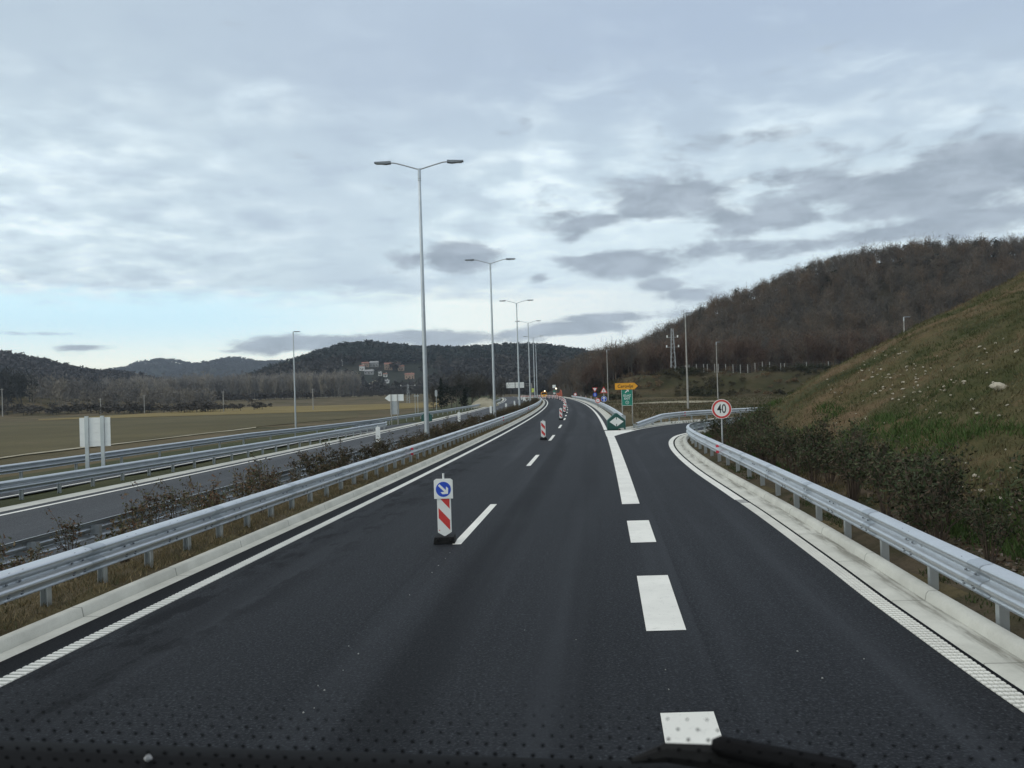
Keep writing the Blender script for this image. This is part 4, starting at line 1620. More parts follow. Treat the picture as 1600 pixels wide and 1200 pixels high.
BROWN = np.array([(0.128, 0.106, 0.082), (0.112, 0.097, 0.079), (0.136, 0.104, 0.075), (0.100, 0.091, 0.078), (0.148, 0.106, 0.072)])
GREYS = np.array([(0.20, 0.18, 0.15), (0.17, 0.16, 0.145), (0.14, 0.133, 0.124), (0.22, 0.195, 0.155)])
DARKG = np.array([(0.018, 0.028, 0.018), (0.022, 0.030, 0.020), (0.028, 0.032, 0.020)])

# ---- wood on the right hill: the mass
n = 3400
X = rng.uniform(14, 340, n)
Y = rng.uniform(238, 420, n)
ok = (X - L(Y) > 12) & (X < (Y * 0.66 + 40))
X, Y = X[ok], Y[ok]
X = np.r_[X, np.linspace(26, 250, 170) + rng.normal(size=170)]
Y = np.r_[Y, 240 + rng.random(170) * 6]
pos = np.stack([X, Y, gz(X, Y)], 1)
hh = rng.uniform(0.75, 1.25, len(X))
hh[-170:] *= 0.72
hh[:-170] *= np.where(Y[:-170] > 380, .62, 1.0)
sc = np.stack([hh * 0.95, hh], 1)
cols = BROWN[rng.integers(0, 5, len(X))] * (0.8 + .4 * rng.random((len(X), 1)))
red = (Y < 262) & (rng.random(len(X)) < .6)
cols[red] = np.array((0.115, 0.074, 0.052)) * (0.8 + .4 * rng.random((red.sum(), 1)))
scatter('wood', BARE, pos, sc, cols, TREEM, rng)
# evergreens within the wood
n = 130
X = np.r_[rng.uniform(175, 290, 70), rng.uniform(80, 200, 60)]
Y = np.r_[rng.uniform(370, 412, 70), rng.uniform(330, 405, 60)]
pos = np.stack([X, Y, gz(X, Y)], 1)
sc = rng.uniform(0.55, 0.8, n)[:, None]
scatter('wood', LEAF + BAREF, pos, np.c_[sc, sc], DARKG[rng.integers(0, 3, n)], TREEM, rng)

# ---- single trees standing out on the skyline of that hill


def tree_obj(name, tmpl, loc, s, rz, label, cat, group, col):
    t = thing(name, loc, label, cat, group, rz)
    (tv, tf), (cv, cf) = tmpl
    key = id(tmpl)
    if key not in TREE_ME:
        o1 = np_mesh('trunk', tv, tf, BARK, parent=t)
        tt = np.repeat(1 + .25 * (np.random.default_rng(3).random(len(cv) // 4) - .5) * 2, 4)[:, None] * np.array(col)[None]
        o2 = np_mesh('crown', cv, cf, TREEM, tint=tt, parent=t)
        TREE_ME[key] = (o1.data, o2.data)
    else:
        link('trunk', TREE_ME[key][0], t)
        link('crown', TREE_ME[key][1], t)
    t.scale = (s, s, s)
    return t


TREE_ME = {}
SKYT = [bare_tree(rng, 10, 330, 0.09) for _ in range(5)]
xs = np.sort(np.r_[np.linspace(40, 262, 100) + rng.normal(size=100) * 1.2])
for k, x in enumerate(xs):
    y = 396 + rng.normal() * 5 - (8 if x < 60 else 0)
    tree_obj('bare_tree', SKYT[k % 5], (x, y, float(gz(x, y)) - 0.2), float(rng.uniform(0.7, 1.0)), float(rng.random() * 6), 'leafless brown tree on the skyline ridge of the right wooded hill', 'tree', 'bare trees along the right skyline', BROWN[k % 5])

# ---- low hills left and centre


def hill(name, px, Yr, Yf, m, xs, rows, back=200, amp=3.0, drop=7.0):
    prof = np.array(sorted([at(x, y, Yr)[::2] for x, y in px]))
    def zf(Xq, Yq):
        s = sstep(Yq, Yf, Yr)
        z = -3 + (np.interp(Xq, prof[:, 0], prof[:, 1], left=-3, right=-3) - drop + 3) * s
        z = z - np.maximum(Yq - Yr, 0) * 0.25 + amp * vnoise(Xq, Yq, 60) * s
        return z
    ys = np.r_[np.linspace(Yf, Yr, rows), Yr + back * .5, Yr + back]
    grid_terrain(name, np.linspace(prof[0, 0] - 40, prof[-1, 0] + 40, xs), ys, zf, m)
    return zf, prof


CH, cprof = hill('hill', [(395, 612), (420, 594), (445, 583), (480, 566), (510, 554), (545, 542), (580, 538), (610, 541), (650, 546), (700, 545), (760, 545), (810, 543), (850, 543), (900, 551), (950, 559), (1010, 566), (1080, 590)], 1200, 720, HILLG, 120, 30)
LH, lprof = hill('hill', [(-300, 540), (-120, 543), (0, 553), (40, 557), (70, 563), (100, 570), (150, 580), (190, 583), (230, 588), (280, 603), (320, 616)], 1000, 600, HILLG, 90, 24)
FH, fprof = hill('hill', [(60, 606), (150, 592), (200, 584), (225, 578), (245, 569), (272, 565), (295, 568), (312, 572), (330, 572), (350, 566), (370, 562), (392, 565), (410, 568), (440, 568), (480, 574), (560, 580), (640, 590)], 3000, 2000, HILLG, 120, 20, 600, 10.0, 2.0)


def hill_trees(zf, prof, Yr, Yf, n, s0, s1, cols, tm, yb=0.5, ridge=120):
    Xq = np.r_[rng.uniform(prof[0, 0], prof[-1, 0], n), np.linspace(prof[0, 0], prof[-1, 0], ridge)]
    Yq = np.r_[Yf + (Yr - Yf) * (yb * .0 + rng.random(n) ** .7), np.full(ridge, Yr) + rng.normal(size=ridge) * 8]
    Zq = zf(Xq, Yq)
    s = rng.uniform(s0, s1, len(Xq))
    return np.stack([Xq, Yq, Zq], 1), np.c_[s * 1.3, s]


DK = np.array([(0.026, 0.036, 0.032), (0.032, 0.042, 0.036), (0.042, 0.045, 0.038), (0.045, 0.042, 0.034)])
p_, s_ = hill_trees(CH, cprof, 1200, 740, 4200, 0.8, 1.25, None, None, ridge=260)
# leave the village clearing open
vx0, vx1 = at(545, 590, 960)[0], at(668, 590, 960)[0]
keep = ~((p_[:, 0] > vx0 - 12) & (p_[:, 0] < vx1 + 12) & (p_[:, 1] > 820) & (p_[:, 1] < 1015))
keep |= rng.random(len(p_)) < 0.07
p_, s_ = p_[keep], s_[keep]
up = (p_[:, 1] > 1000)[:, None]
cc = np.where(up, DK[rng.integers(0, 3, len(p_))], np.array([(0.050, 0.045, 0.038)]) * (0.7 + .6 * rng.random((len(p_), 1))))
scatter('wood', CLUMP + FARC, p_, s_, cc, TREEM, rng)
p_, s_ = hill_trees(LH, lprof, 1000, 610, 2600, 0.7, 1.1, None, None, ridge=200)
cc = np.array([(0.060, 0.054, 0.050)]) * (0.75 + .5 * rng.random((len(p_), 1)))
scatter('wood', CLUMP, p_, s_, cc, TREEM, rng)
p_, s_ = hill_trees(FH, fprof, 3000, 2050, 3000, 0.9, 1.5, None, None, ridge=240)
scatter('wood', CLUMP, p_, s_, np.array([(0.05, 0.05, 0.048)]) * (0.8 + .4 * rng.random((len(p_), 1))), TREEM, rng)

# poplar belt and hedges behind the fields
n = 520
X = rng.uniform(-300, -125, n)
Y = rng.uniform(600, 680, n) + (X + 200) * 0.1
pos = np.stack([X, Y, gz(X, Y)], 1)
hh = rng.uniform(1.5, 2.05, n)
scatter('wood', POPL, pos, np.c_[hh, hh], GREYS[rng.integers(0, 4, n)], TREEM, rng)
n = 330
X = rng.uniform(-420, 60, n)
Y = 575 + rng.uniform(0, 14, n) + X * 0.02
pos = np.stack([X, Y, gz(X, Y)], 1)
hh = rng.uniform(0.3, 0.6, n) * np.where(X > -120, .5, 1)
scatter('hedge_row', LEAF + BAREF, pos, np.c_[hh * 1.6, hh], np.array([(0.085, 0.074, 0.060)]) * (0.7 + .6 * rng.random((n, 1))), TREEM, rng)
# wooded rise at the left
n = 1100
X = rng.uniform(-480, -150, n)
Y = rng.uniform(360, 560, n)
ok = (X < -0.36 * Y)
X, Y = X[ok], Y[ok]
pos = np.stack([X, Y, gz(X, Y)], 1)
hh = rng.uniform(0.85, 1.35, len(X)) * np.interp(-X / Y, [.3, .45, .55, .65], [0.6, 0.9, 1.0, 1.3])
cc = np.where((-X / Y > .58)[:, None], np.array([(0.034, 0.036, 0.032)]), GREYS[rng.integers(0, 4, len(X))] * .8)
scatter('wood', BAREF, pos, np.c_[hh, hh], cc, TREEM, rng)
n = 150
X = rng.uniform(-330, -100, n)
Y = 330 + rng.uniform(0, 25, n) - (X + 200) * 0.15
pos = np.stack([X, Y, gz(X, Y)], 1)
hh = rng.uniform(0.25, 0.5, n)
scatter('undergrowth', LEAF, pos, np.c_[hh * 1.7, hh], np.array([(0.065, 0.058, 0.048)]) * (0.7 + .6 * rng.random((n, 1))), TREEM, rng)
# woodland in the valley behind the village road and the gantry
n = 900
X = rng.uniform(-160, 130, n)
Y = rng.uniform(520, 760, n)
ok = (X > -0.085 * Y) & ((np.abs(X - L(Y)) > 14))
X, Y = X[ok], Y[ok]
pos = np.stack([X, Y, np.maximum(gz(X, Y), -2)], 1)
hh = rng.uniform(0.9, 1.5, len(X))
scatter('wood', BAREF + CLUMP, pos, np.c_[hh, hh], np.array([(0.045, 0.042, 0.036)]) * (0.7 + .6 * rng.random((len(X), 1))), TREEM, rng)
n = 260
X = rng.uniform(-200, -50, n)
Y = rng.uniform(640, 740, n)
pos = np.stack([X, Y, np.maximum(gz(X, Y), CH(X, Y))], 1)
hh = rng.uniform(0.25, 0.55, n)
scatter('undergrowth', BAREF, pos, np.c_[hh * 1.4, hh], np.array([(0.05, 0.045, 0.038)]) * (0.7 + .6 * rng.random((n, 1))), TREEM, rng)

# rough scrub on the cut bank below the fence
n = 1500
X = rng.uniform(22, 128, n)
Y = rng.uniform(205, 233, n)
Y[:350] = rng.uniform(226, 236, 350)
pos = np.stack([X, Y, gz(X, Y)], 1)
pn = vnoise(X, Y, 12)
ok = rng.random(n) < np.clip(.5 + pn * 1.4, .1, 1)
pos, pn = pos[ok], pn[ok]
hh = rng.uniform(0.06, 0.17, len(pos))
cc = np.where((pn > .12)[:, None], np.array([(0.040, 0.042, 0.020)]), np.where((pn < -.15)[:, None], np.array([(0.13, 0.09, 0.05)]), np.array([(0.060, 0.052, 0.026)]))) * (0.7 + .6 * rng.random((len(pos), 1)))
scatter('undergrowth', LEAF, pos, np.c_[hh * 1.6, hh], cc, TREEM, rng)
# dark trees behind the nearest lamp
DKT = leafy_tree(rng, 10, 900, 0.5)
DKT2 = leafy_tree(rng, 10, 900, 0.45, True)
BRT = bare_tree(rng, 10, 900, 0.09, 0.42)
BRT2 = bare_tree(rng, 10, 900, 0.09, 0.42)
for (x, Yd, s, tm, lab, col) in ((690, 185, .70, DKT2, 'dark narrow evergreen just right of the nearest lamp pole', (0.014, 0.02, 0.014)), (706, 180, .5, DKT, 'darkest bushy evergreen in the clump beyond the far guardrail', (0.012, 0.016, 0.012)),
                                 (722, 190, .80, BRT, 'round-headed leafless tree right of the dark evergreen', (0.050, 0.046, 0.036)), (738, 196, .74, BRT2, 'leafless tree at the right end of the clump beyond the far guardrail', (0.046, 0.043, 0.036)),
                                 (678, 200, .62, BRT, 'pale leafless tree at the left end of the clump beyond the guardrail', (0.060, 0.055, 0.044)), (714, 172, .5, DKT, 'low dark bushy tree in front of the round-headed tree', (0.016, 0.018, 0.014)), (727, 170, .42, DKT2, 'small dark pointed evergreen near the sandy bank', (0.016, 0.018, 0.014)),
                                 (750, 215, .78, BRT, 'broad pale leafless tree left of the sandy bank', (0.060, 0.056, 0.045)), (766, 232, .72, BRT2, 'rounded leafless tree right behind the sandy bank', (0.055, 0.052, 0.043)), (783, 245, .7, BRT, 'leafless tree farthest right in the clump, near the gantry post', (0.052, 0.048, 0.040))):
    X, Y, _ = at(x, 640, Yd)
    tree_obj('evergreen_tree' if (tm is DKT or tm is DKT2) else 'bare_tree', tm, (X, Y, float(gz(X, Y)) - .2), s, x * 1.3, lab, 'tree', 'trees in the clump beyond the far guardrail', col)
gb = MB()
Xb_, Yb_, _ = at(757, 632, 178)
gn, gm = 14, 8
vs_ = []
for i in range(gn + 1):
    for j in range(gm + 1):
        u_, v_ = i / gn, j / gm
        zt = 1.8 * math.sin(math.pi * u_) ** .5 * math.sin(math.pi * v_) ** .8 * (.8 + .4 * random.random()) if 0 < i < gn and 0 < j < gm else -.3
        vs_.append((Xb_ + (u_ - .5) * 5.5 + (v_ - .5) * 1.0, Yb_ + (v_ - .5) * 16, float(gz(Xb_, Yb_)) + zt))
gb.add(vs_, [(i * (gm + 1) + j, (i + 1) * (gm + 1) + j, (i + 1) * (gm + 1) + j + 1, i * (gm + 1) + j + 1) for i in range(gn) for j in range(gm)])
tag(gb.build('gravel_bank', SAND, smooth=True), 'pale sandy gravel bank between the dark tree clump and the second lamp', 'gravel bank')

# small trees in a file up the olive cut slope
VT = leafy_tree(rng, 4, 260, 0.35)
for k in range(14):
    x = 915 + k * 5.2
    Yd = 250 - k * 0.6
    X, Y, _ = at(x, 600, Yd)
    tree_obj('small_tree', VT, (X, Y, float(gz(X, Y)) - .1), float(rng.uniform(.8, 1.1)), float(k), 'small dark tree in the file climbing the olive cut slope', 'tree', 'small trees along the cut slope', (0.035, 0.030, 0.022))

# ------------------------------------------------------------------ shrubs


def shrub_meshes(rng, h, n, leaf, width, cols, nst=12, seed=0):
    st = MB()
    tips = []
    for k in range(nst):
        a = rng.random() * 6.28
        r = width * (0.25 + 0.75 * rng.random())
        e = np.array([math.cos(a) * r, math.sin(a) * r, h * (0.55 + 0.5 * rng.random())])
        mid_ = e * [0.4, 0.4, 0.55]
        st.tube([(0.04 * math.cos(a), 0.04 * math.sin(a), -0.05), mid_, e], [0.011, 0.008, 0.004], 5)
        tips.append((mid_, e))
        for j in range(2):
            b = e + rng.normal(size=3) * [width * .3, width * .3, h * .12]
            m2 = mid_ + (e - mid_) * rng.random()
            st.tube([m2, b], [0.005, 0.002], 4)
            tips.append((m2, b))
    ii = rng.integers(0, len(tips), n)
    A = np.array([t[0] for t in tips])[ii]
    B = np.array([t[1] for t in tips])[ii]
    c = A + (B - A) * (rng.random((n, 1)) ** .6) + rng.normal(size=(n, 3)) * h * 0.045
    c[:, 2] = np.maximum(c[:, 2], 0.05)
    d = unit(rng.normal(size=(n, 3)) + [0, 0, .4])
    V, Fc = slivers(c, d, leaf * (0.7 + .7 * rng.random(n)), leaf * .55 * (0.7 + .6 * rng.random(n)), rng)
    T = np.repeat(np.array(cols)[rng.integers(0, len(cols), n)] * (0.7 + .6 * rng.random((n, 1))), 4, axis=0)
    return st, V, Fc, T


STEMM = mat('shrub_stems', (0.085, 0.062, 0.045), 0.9, 0, 0.2, 10)


def shrub_proto(name, rng, h, n, leaf, width, cols, nst):
    t = thing(name, (0, 0, 0), 'x', 'shrub')
    st, V, Fc, T = shrub_meshes(rng, h, n, leaf, width, cols, nst)
    st.build('stem', STEMM, t, recalc=False)
    np_mesh('foliage', V, Fc, LEAFD, tint=T, parent=t)
    return t


MCOL = [(0.105, 0.078, 0.046), (0.080, 0.076, 0.040), (0.060, 0.066, 0.034), (0.125, 0.070, 0.042), (0.125, 0.100, 0.062)]
RCOL = [(0.040, 0.056, 0.026), (0.052, 0.064, 0.030), (0.030, 0.038, 0.020), (0.075, 0.056, 0.038), (0.060, 0.062, 0.034)]
mp = [shrub_proto('median_shrub', rng, 0.95, 420, 0.055, 0.38, MCOL, 10), shrub_proto('median_shrub', rng, 1.15, 300, 0.055, 0.30, MCOL, 7), shrub_proto('median_shrub', rng, 0.8, 620, 0.06, 0.55, MCOL, 14), shrub_proto('median_shrub', rng, 1.05, 900, 0.07, 0.6, [(0.075, 0.062, 0.038), (0.058, 0.058, 0.032), (0.095, 0.068, 0.044)], 14)]
near = [(97, 840, 1, .95, 'thin straggly shrub nearest to the camera in the median, beside a bare rail post'), (170, 800, 1, 1.1, 'tall thin reddish shrub, second from the camera in the median'), (225, 815, 2, .7, 'low tan shrub beneath the tall thin median shrub'), (318, 788, 2, 1.25, 'broad bushy shrub on the open stretch of the median, left of centre'),
        (420, 750, 0, 1.0, 'upright brown shrub right of the broad median shrub'), (462, 735, 0, .95, 'slim dark shrub, the last before the median shrubs thicken')]
used = set()


def put_shrub(pi, loc, s, label, group, protos):
    if (id(protos), pi) in used:
        c = copy_tree(protos[pi])
    else:
        used.add((id(protos), pi))
        c = protos[pi]
    c.location = loc
    c.rotation_euler = (0, 0, random.random() * 6.28)
    c.scale = (s * random.uniform(.92, 1.1), s * random.uniform(.92, 1.1), s)
    c['label'] = label
    c['group'] = group
    return c


for (x, yb, pi, s, lab) in near:
    X, Y = P(x, yb + 30, -0.1)
    o = float(X - L(Y))
    X = float(L(Y)) + min(max(o, -4.2), -2.3)
    put_shrub(pi, (X, Y, float(gz(X, Y))), s, lab, 'shrubs in the central median', mp)
y = 13.5
k = 0
while y < 190 and k < 175:
    for _ in range(1 if y < 40 else 2):
        o = random.uniform(-4.0, -2.3)
        X = float(L(y)) + o
        put_shrub(random.choice([0, 1, 0, 2] if y < 24 else ([0, 2, 3, 3] if y < 60 else [3, 3, 2])), (X, y, float(gz(X, y))), random.uniform(.8, 1.15) * (.98 if y > 30 else 1.12), 'brown-green shrub in the thick continuous row of median shrubs', 'shrubs in the central median', mp)
        k += 1
    y += random.uniform(0.9, 1.7) if y < 60 else random.uniform(1.8, 2.8)
rp = [shrub_proto('dark_shrub', rng, 1.25, 820, 0.07, 0.62, RCOL, 22), shrub_proto('dark_shrub', rng, 1.45, 850, 0.07, 0.58, RCOL, 22), shrub_proto('dark_shrub', rng, 1.0, 700, 0.065, 0.66, RCOL, 20)]
rrp = resample(rrail, 0.25)
nn = normals(rrp)
for k in range(46):
    s = 9 + k * 0.80 + random.random() * .4
    i = min(int(s / 0.25), len(rrp) - 1)
    off = random.uniform(0.9, 2.6) if k % 3 else random.uniform(0.9, 1.5)
    X, Y = rrp[i] + nn[i] * off
    if Y < 9.5 or Y > 43 or (Y > 38 and k % 2):
        continue
    g = float(gz(X, Y))
    big = .78 if Y > 38.5 else (1.1 if Y > 24 else (1.0 if Y > 13 else .8))
    if 24 < Y < 33.6 and abs(X - 8.35 * Y / 33.0) < 1.1:
        big = .62
    lab = 'dark leafy shrub behind the right guardrail'
    if Y > 42:
        lab = 'dark shrub at the bend of the ramp guardrail, left of the 40 sign'
    put_shrub(k % 3, (X, Y, g - .05), big * random.uniform(.85, 1.15), 'dark bushy shrub in the dense row between the right guardrail and the embankment', 'dark shrubs behind the right guardrail', rp)

# ------------------------------------------------------------------ grass


def grass(name, X, Y, hgt, cols, blades=4, w=0.018, spread=0.06, kind='stuff'):
    n = len(X)
    Z = gz(X, Y)
    m = n * blades
    bx = np.repeat(X, blades) + rng.normal(size=m) * spread
    by_ = np.repeat(Y, blades) + rng.normal(size=m) * spread
    bz = np.repeat(Z, blades) - 0.02
    h = np.repeat(hgt, blades) * (0.5 + rng.random(m))
    a = rng.random(m) * 6.28
    ln = rng.normal(size=(m, 2)) * 0.45 * h[:, None]
    ww = w * (0.7 + .6 * rng.random(m))
    v0 = np.stack([bx - np.cos(a) * ww, by_ - np.sin(a) * ww, bz], 1)
    v1 = np.stack([bx + np.cos(a) * ww, by_ + np.sin(a) * ww, bz], 1)
    v2 = np.stack([bx + ln[:, 0], by_ + ln[:, 1], bz + h], 1)
    V = np.stack([v0, v1, v2], 1).reshape(-1, 3)
    T = np.repeat(np.repeat(cols, blades, axis=0) * (0.75 + .5 * rng.random((m, 1))), 3, axis=0)
    return tag(np_mesh(name, V, np.arange(3 * m).reshape(m, 3), GRASSM, tint=T), kind=kind)


# dry grass under the left rail and in the median
n = 9000
Y = 5 + 60 * rng.random(n) ** 1.6
o = rng.uniform(-4.4, -1.1, n)
o[:5200] = rng.uniform(-2.1, -1.02, 5200)
X = L(Y) + o
straw = np.array([(0.19, 0.145, 0.075), (0.14, 0.105, 0.055), (0.10, 0.085, 0.042), (0.075, 0.075, 0.035), (0.23, 0.18, 0.10)])
grass('grass', X, Y, np.where(o > -2.2, 0.09, 0.16), straw[rng.integers(0, 5, n)], 5, 0.006, 0.06)
# embankment turf
n = 52000
Y = 9 + 41 * rng.random(n) ** .9
X = mound_x(Y) - 0.6 + rng.random(n) ** 1.15 * np.minimum(34, 0.74 * Y + 4)
ok = X < 0.66 * Y + 2
X, Y = X[ok], Y[ok]
pn = vnoise(X, Y, 3.0) + .7 * vnoise(X + 31, Y + 9, 1.1) + .5 * vnoise(X, Y, 9)
toe = np.clip((X - mound_x(Y)) / 5.0, 0, 1)
gcol = np.array([(0.058, 0.070, 0.027)])
bcol = np.array([(0.150, 0.110, 0.062)])
t_ = np.clip(0.45 + pn * 1.5 + 0.25 * (toe - .4), 0, 1)[:, None]
cols = gcol * (1 - t_) + bcol * t_
br = ((toe < .62) & (pn < -0.12) & (Y > 13))
cols[br] = (0.052, 0.085, 0.024)
keep = rng.random(len(X)) < np.clip(1.15 - t_[:, 0] * .75, .25, 1)
X, Y, cols, br = X[keep], Y[keep], cols[keep], br[keep]
grass('grass', X, Y, np.where(br, 0.20, 0.11) * rng.uniform(.6, 1.3, len(X)), cols, 4, 0.016, 0.10)
# weeds by the right kerb
n = 1500
Y = rng.uniform(6, 30, n)
X = _ra(Y) + 1.15 + rng.random(n) ** 1.5 * 1.2
pn = vnoise(X, Y, 0.8)
k_ = pn > 0.0
grass('grass', X[k_], Y[k_], np.full(k_.sum(), 0.06), np.tile(np.array([(0.04, 0.055, 0.02)]), (k_.sum(), 1)), 6, 0.010, 0.07)
# rough grass beyond the ramp
n = 14000
X = rng.uniform(10, 75, n)
Y = 64 + 150 * rng.random(n) ** 1.3
ok = (X - L(Y) > 10.5) & (X < .55 * Y + 10)
X, Y = X[ok], Y[ok]
ok = ~((np.abs(Y - 71) < 5) & (X < 50)) | (Y > 77)
X, Y = X[ok], Y[ok]
pn = vnoise(X, Y, 9)
cc = np.where((pn > 0)[:, None], np.array([(0.11, 0.088, 0.048)]), np.array([(0.062, 0.062, 0.026)]))
grass('grass', X, Y, np.full(len(X), 0.28), cc, 4, 0.03, 0.2)
# leaf litter under the right shrubs
n = 2600
Y = rng.uniform(7, 18, n)
X = _ra(Y) + 2.2 + rng.random(n) * 2.4
V, Fc = slivers(np.stack([X, Y, gz(X, Y) + 0.02], 1), unit(rng.normal(size=(n, 3)) * [1, 1, .2]), np.full(n, .07), np.full(n, .05), rng)
tag(np_mesh('leaf_litter', V, Fc, LEAFD, tint=np.repeat(np.array([(0.16, 0.12, 0.085), (0.10, 0.065, 0.04), (0.20, 0.17, 0.14)])[rng.integers(0, 3, n)], 4, axis=0)), kind='stuff')

# ------------------------------------------------------------------ stones on the embankment


def stone_mesh(seed, flat=.6):
    import bmesh
    r = np.random.default_rng(seed)
    bm = bmesh.new()
    bmesh.ops.create_icosphere(bm, subdivisions=2, radius=0.5)
    for v in bm.verts:
        v.co *= 1 + r.normal() * 0.10
        v.co.z *= flat
        v.co.x *= 1.25
    me = bpy.data.meshes.new('stone')
    bm.to_mesh(me)
    bm.free()
    me.materials.append(STONE)
    return me


SM = [stone_mesh(k) for k in range(4)]
X, Y, Z = hit(1561, 610)
o = link('boulder', stone_mesh(9, .55), None, (X, Y, Z + .1))
o.scale = (0.50, .4, .42)
o.rotation_euler = (.25, 0, 1.6)
tag(o, 'largest pale boulder lying alone on the grassy embankment', 'boulder')
cl = [(1405, 560, 22, 10, 16), (1375, 590, 34, 14, 12), (1415, 595, 36, 16, 12), (1312, 615, 12, 7, 6), (1430, 585, 40, 25, 14), (1400, 610, 40, 14, 12), (1480, 595, 30, 15, 10), (1350, 572, 12, 6, 6), (1500, 620, 60, 40, 14), (1560, 560, 40, 40, 12), (1300, 665, 40, 18, 8), (1560, 740, 40, 30, 12), (1450, 640, 80, 50, 16), (1390, 630, 30, 10, 5)]
for (cx, cy, sx_, sy_, n) in cl:
    for k in range(n):
        X, Y, Z = hit(cx + random.gauss(0, sx_), min(cy + random.gauss(0, sy_), 800))
        if Y > 55 or X < mound_x(Y) + .5:
            continue
        o = link('stone', SM[random.randrange(4)], None, (X, Y, Z + 0.03))
        s = random.choice([.05, .06, .07, .09, .12])
        o.scale = (s, s * random.uniform(.7, 1), s)
        o.rotation_euler = (random.gauss(0, .3), random.gauss(0, .3), random.random() * 6)
        tag(o, 'small pale stone scattered on the grassy embankment', 'stone', 'small stones on the embankment')

# ------------------------------------------------------------------ fence, pylon and poles
fx = np.array([hit(1050, 573, 150)[:2], hit(1120, 575, 150)[:2]]) if False else None
fp = catmull([(46, 233), (56, 231), (70, 229.5), (86, 228.5), (104, 229), (122, 231)], 10)
fpr = resample(fp, 1.0)
t = thing('fence', (fpr[0, 0], fpr[0, 1], 0), 'long wire fence with pale posts along the foot of the wood', 'fence')
WIRE = mat('fence_wire', (0.20, 0.21, 0.20), 0.6, 0.4, 0.05, 3)
ds = np.r_[np.arange(0, 16, 1.6), np.arange(16, 30, 2.2), np.arange(30, len(fpr) - 1, 6.0)]
fpost = None
for s in ds:
    i = int(s)
    x, y = fpr[i]
    if fpost is None:
        fpost = MB().box((0, 0, 1.15), (0.16, 0.16, 2.5)).build('post', WOODP, t)
        c = fpost
    else:
        c = fpost.copy()
        COL.objects.link(c)
        c.parent = t
    c.location = (x - fpr[0, 0], y - fpr[0, 1], float(gz(x, y)))
wb = MB()
for k in range(5):
    pts = [(p[0] - fpr[0, 0], p[1] - fpr[0, 1], float(gz(p[0], p[1])) + 0.3 + k * .48) for p in fpr[::3]]
    wb.tube(pts, 0.012, 4)
for p in fpr[::1]:
    g = float(gz(p[0], p[1]))
    wb.tube([(p[0] - fpr[0, 0], p[1] - fpr[0, 1], g + .1), (p[0] - fpr[0, 0], p[1] - fpr[0, 1], g + 2.25)], 0.008, 4)
wb.build('wire', WIRE, t, recalc=False)


def pylon(loc, h, label, w=0.9, arms=((0.82, 1.5), (0.62, 1.7))):
    t = thing('pylon', loc, label, 'power pylon')
    b = MB()
    for sx_, sy_ in ((-1, -1), (1, -1), (1, 1), (-1, 1)):
        b.tube([(sx_ * w, sy_ * w, -.2), (sx_ * w * .35, sy_ * w * .35, h)], [0.08, 0.05], 5)
    n = int(h / 1.2)
    for k in range(n):
        z0, z1 = h * k / n, h * (k + 1) / n
        a0, a1 = w * (1 - .65 * k / n), w * (1 - .65 * (k + 1) / n)
        for yq in (-1, 1):
            sg = 1 if k % 2 else -1
            b.tube([(-sg * a0, yq * a0, z0), (sg * a1, yq * a1, z1)], 0.035, 4)
            b.tube([(yq * a0, -sg * a0, z0), (yq * a1, sg * a1, z1)], 0.035, 4)
    b.build('lattice', GREYB, t, recalc=False)
    for f, ln in arms:
        a = MB()
        a.tube([(-ln, 0, h * f), (ln, 0, h * f)], 0.06, 5)
        ao = a.build('cross_arm', GREYB, t)
        for s in (-1, 1):
            MB().tube([(s * ln, 0, h * f - .1), (s * ln, 0, h * f + .55)], [0.16, 0.2], 8).build('insulator', WHITE, ao)
    return t


X, Y, Z = at(1052, 573, 236)
pylon((X, Y, float(gz(X, Y))), 14.0, 'grey lattice pylon at the left end of the wire fence', 0.75)
X, Y, Z = at(638, 626, 420)
pylon((X, Y, float(gz(X, Y)) - 2), 11.5, 'faint lattice pylon in the field left of the nearest tall lamp', 0.8, ((.93, 3.6),))
for (x, yt, yb, Yd, lab) in ((3, 607, 638, 330, 'pale pole at the far left edge beneath the wooded rise'), (17, 601, 616, 420, 'short pale pole upslope of the far left pole'), (157, 622, 644, 330, 'thin dark pole above the square white sign'), (225, 617, 645, 330, 'pale pole at the edge of the straw field, right of the white sign'),
                              (348.5, 611, 645, 320, 'pale pole standing against the middle of the poplars'), (488.5, 607, 646, 300, 'pale pole in the straw field right of the single street lamp')):
    X, Y, Zt = at(x, yt, Yd)
    g = float(gz(X, Y))
    t = thing('utility_pole', (X, Y, g), lab, 'utility pole', 'utility poles across the fields')
    MB().tube([(0, 0, -.2), (0, 0, max(Zt - g, 5))], [0.2, 0.13], 8).build('pole', WOODP, t, smooth=True)
    MB().box((0, 0, max(Zt - g, 5) - .4), (1.4, .12, .12)).build('cross_arm', WOODP, t)

# ------------------------------------------------------------------ village
TILE = mat('terracotta_tiles', (0.24, 0.11, 0.075), 0.8, 0, 0.2, .6)
WALLC = [mat('white_render', (0.62, 0.61, 0.57), 0.85, 0, 0.06, .3), mat('peach_render', (0.40, 0.28, 0.20), 0.85, 0, 0.08, .3), mat('grey_render', (0.26, 0.26, 0.25), 0.85, 0, 0.08, .3), mat('stone_wall', (0.30, 0.22, 0.16), 0.9, 0, 0.2, .6)]
WIN = mat('window_glass', (0.03, 0.035, 0.04), 0.15, 0, 0.05, 2)
ROOFG = mat('grey_roof', (0.30, 0.30, 0.30), 0.8, 0, 0.1, .5)


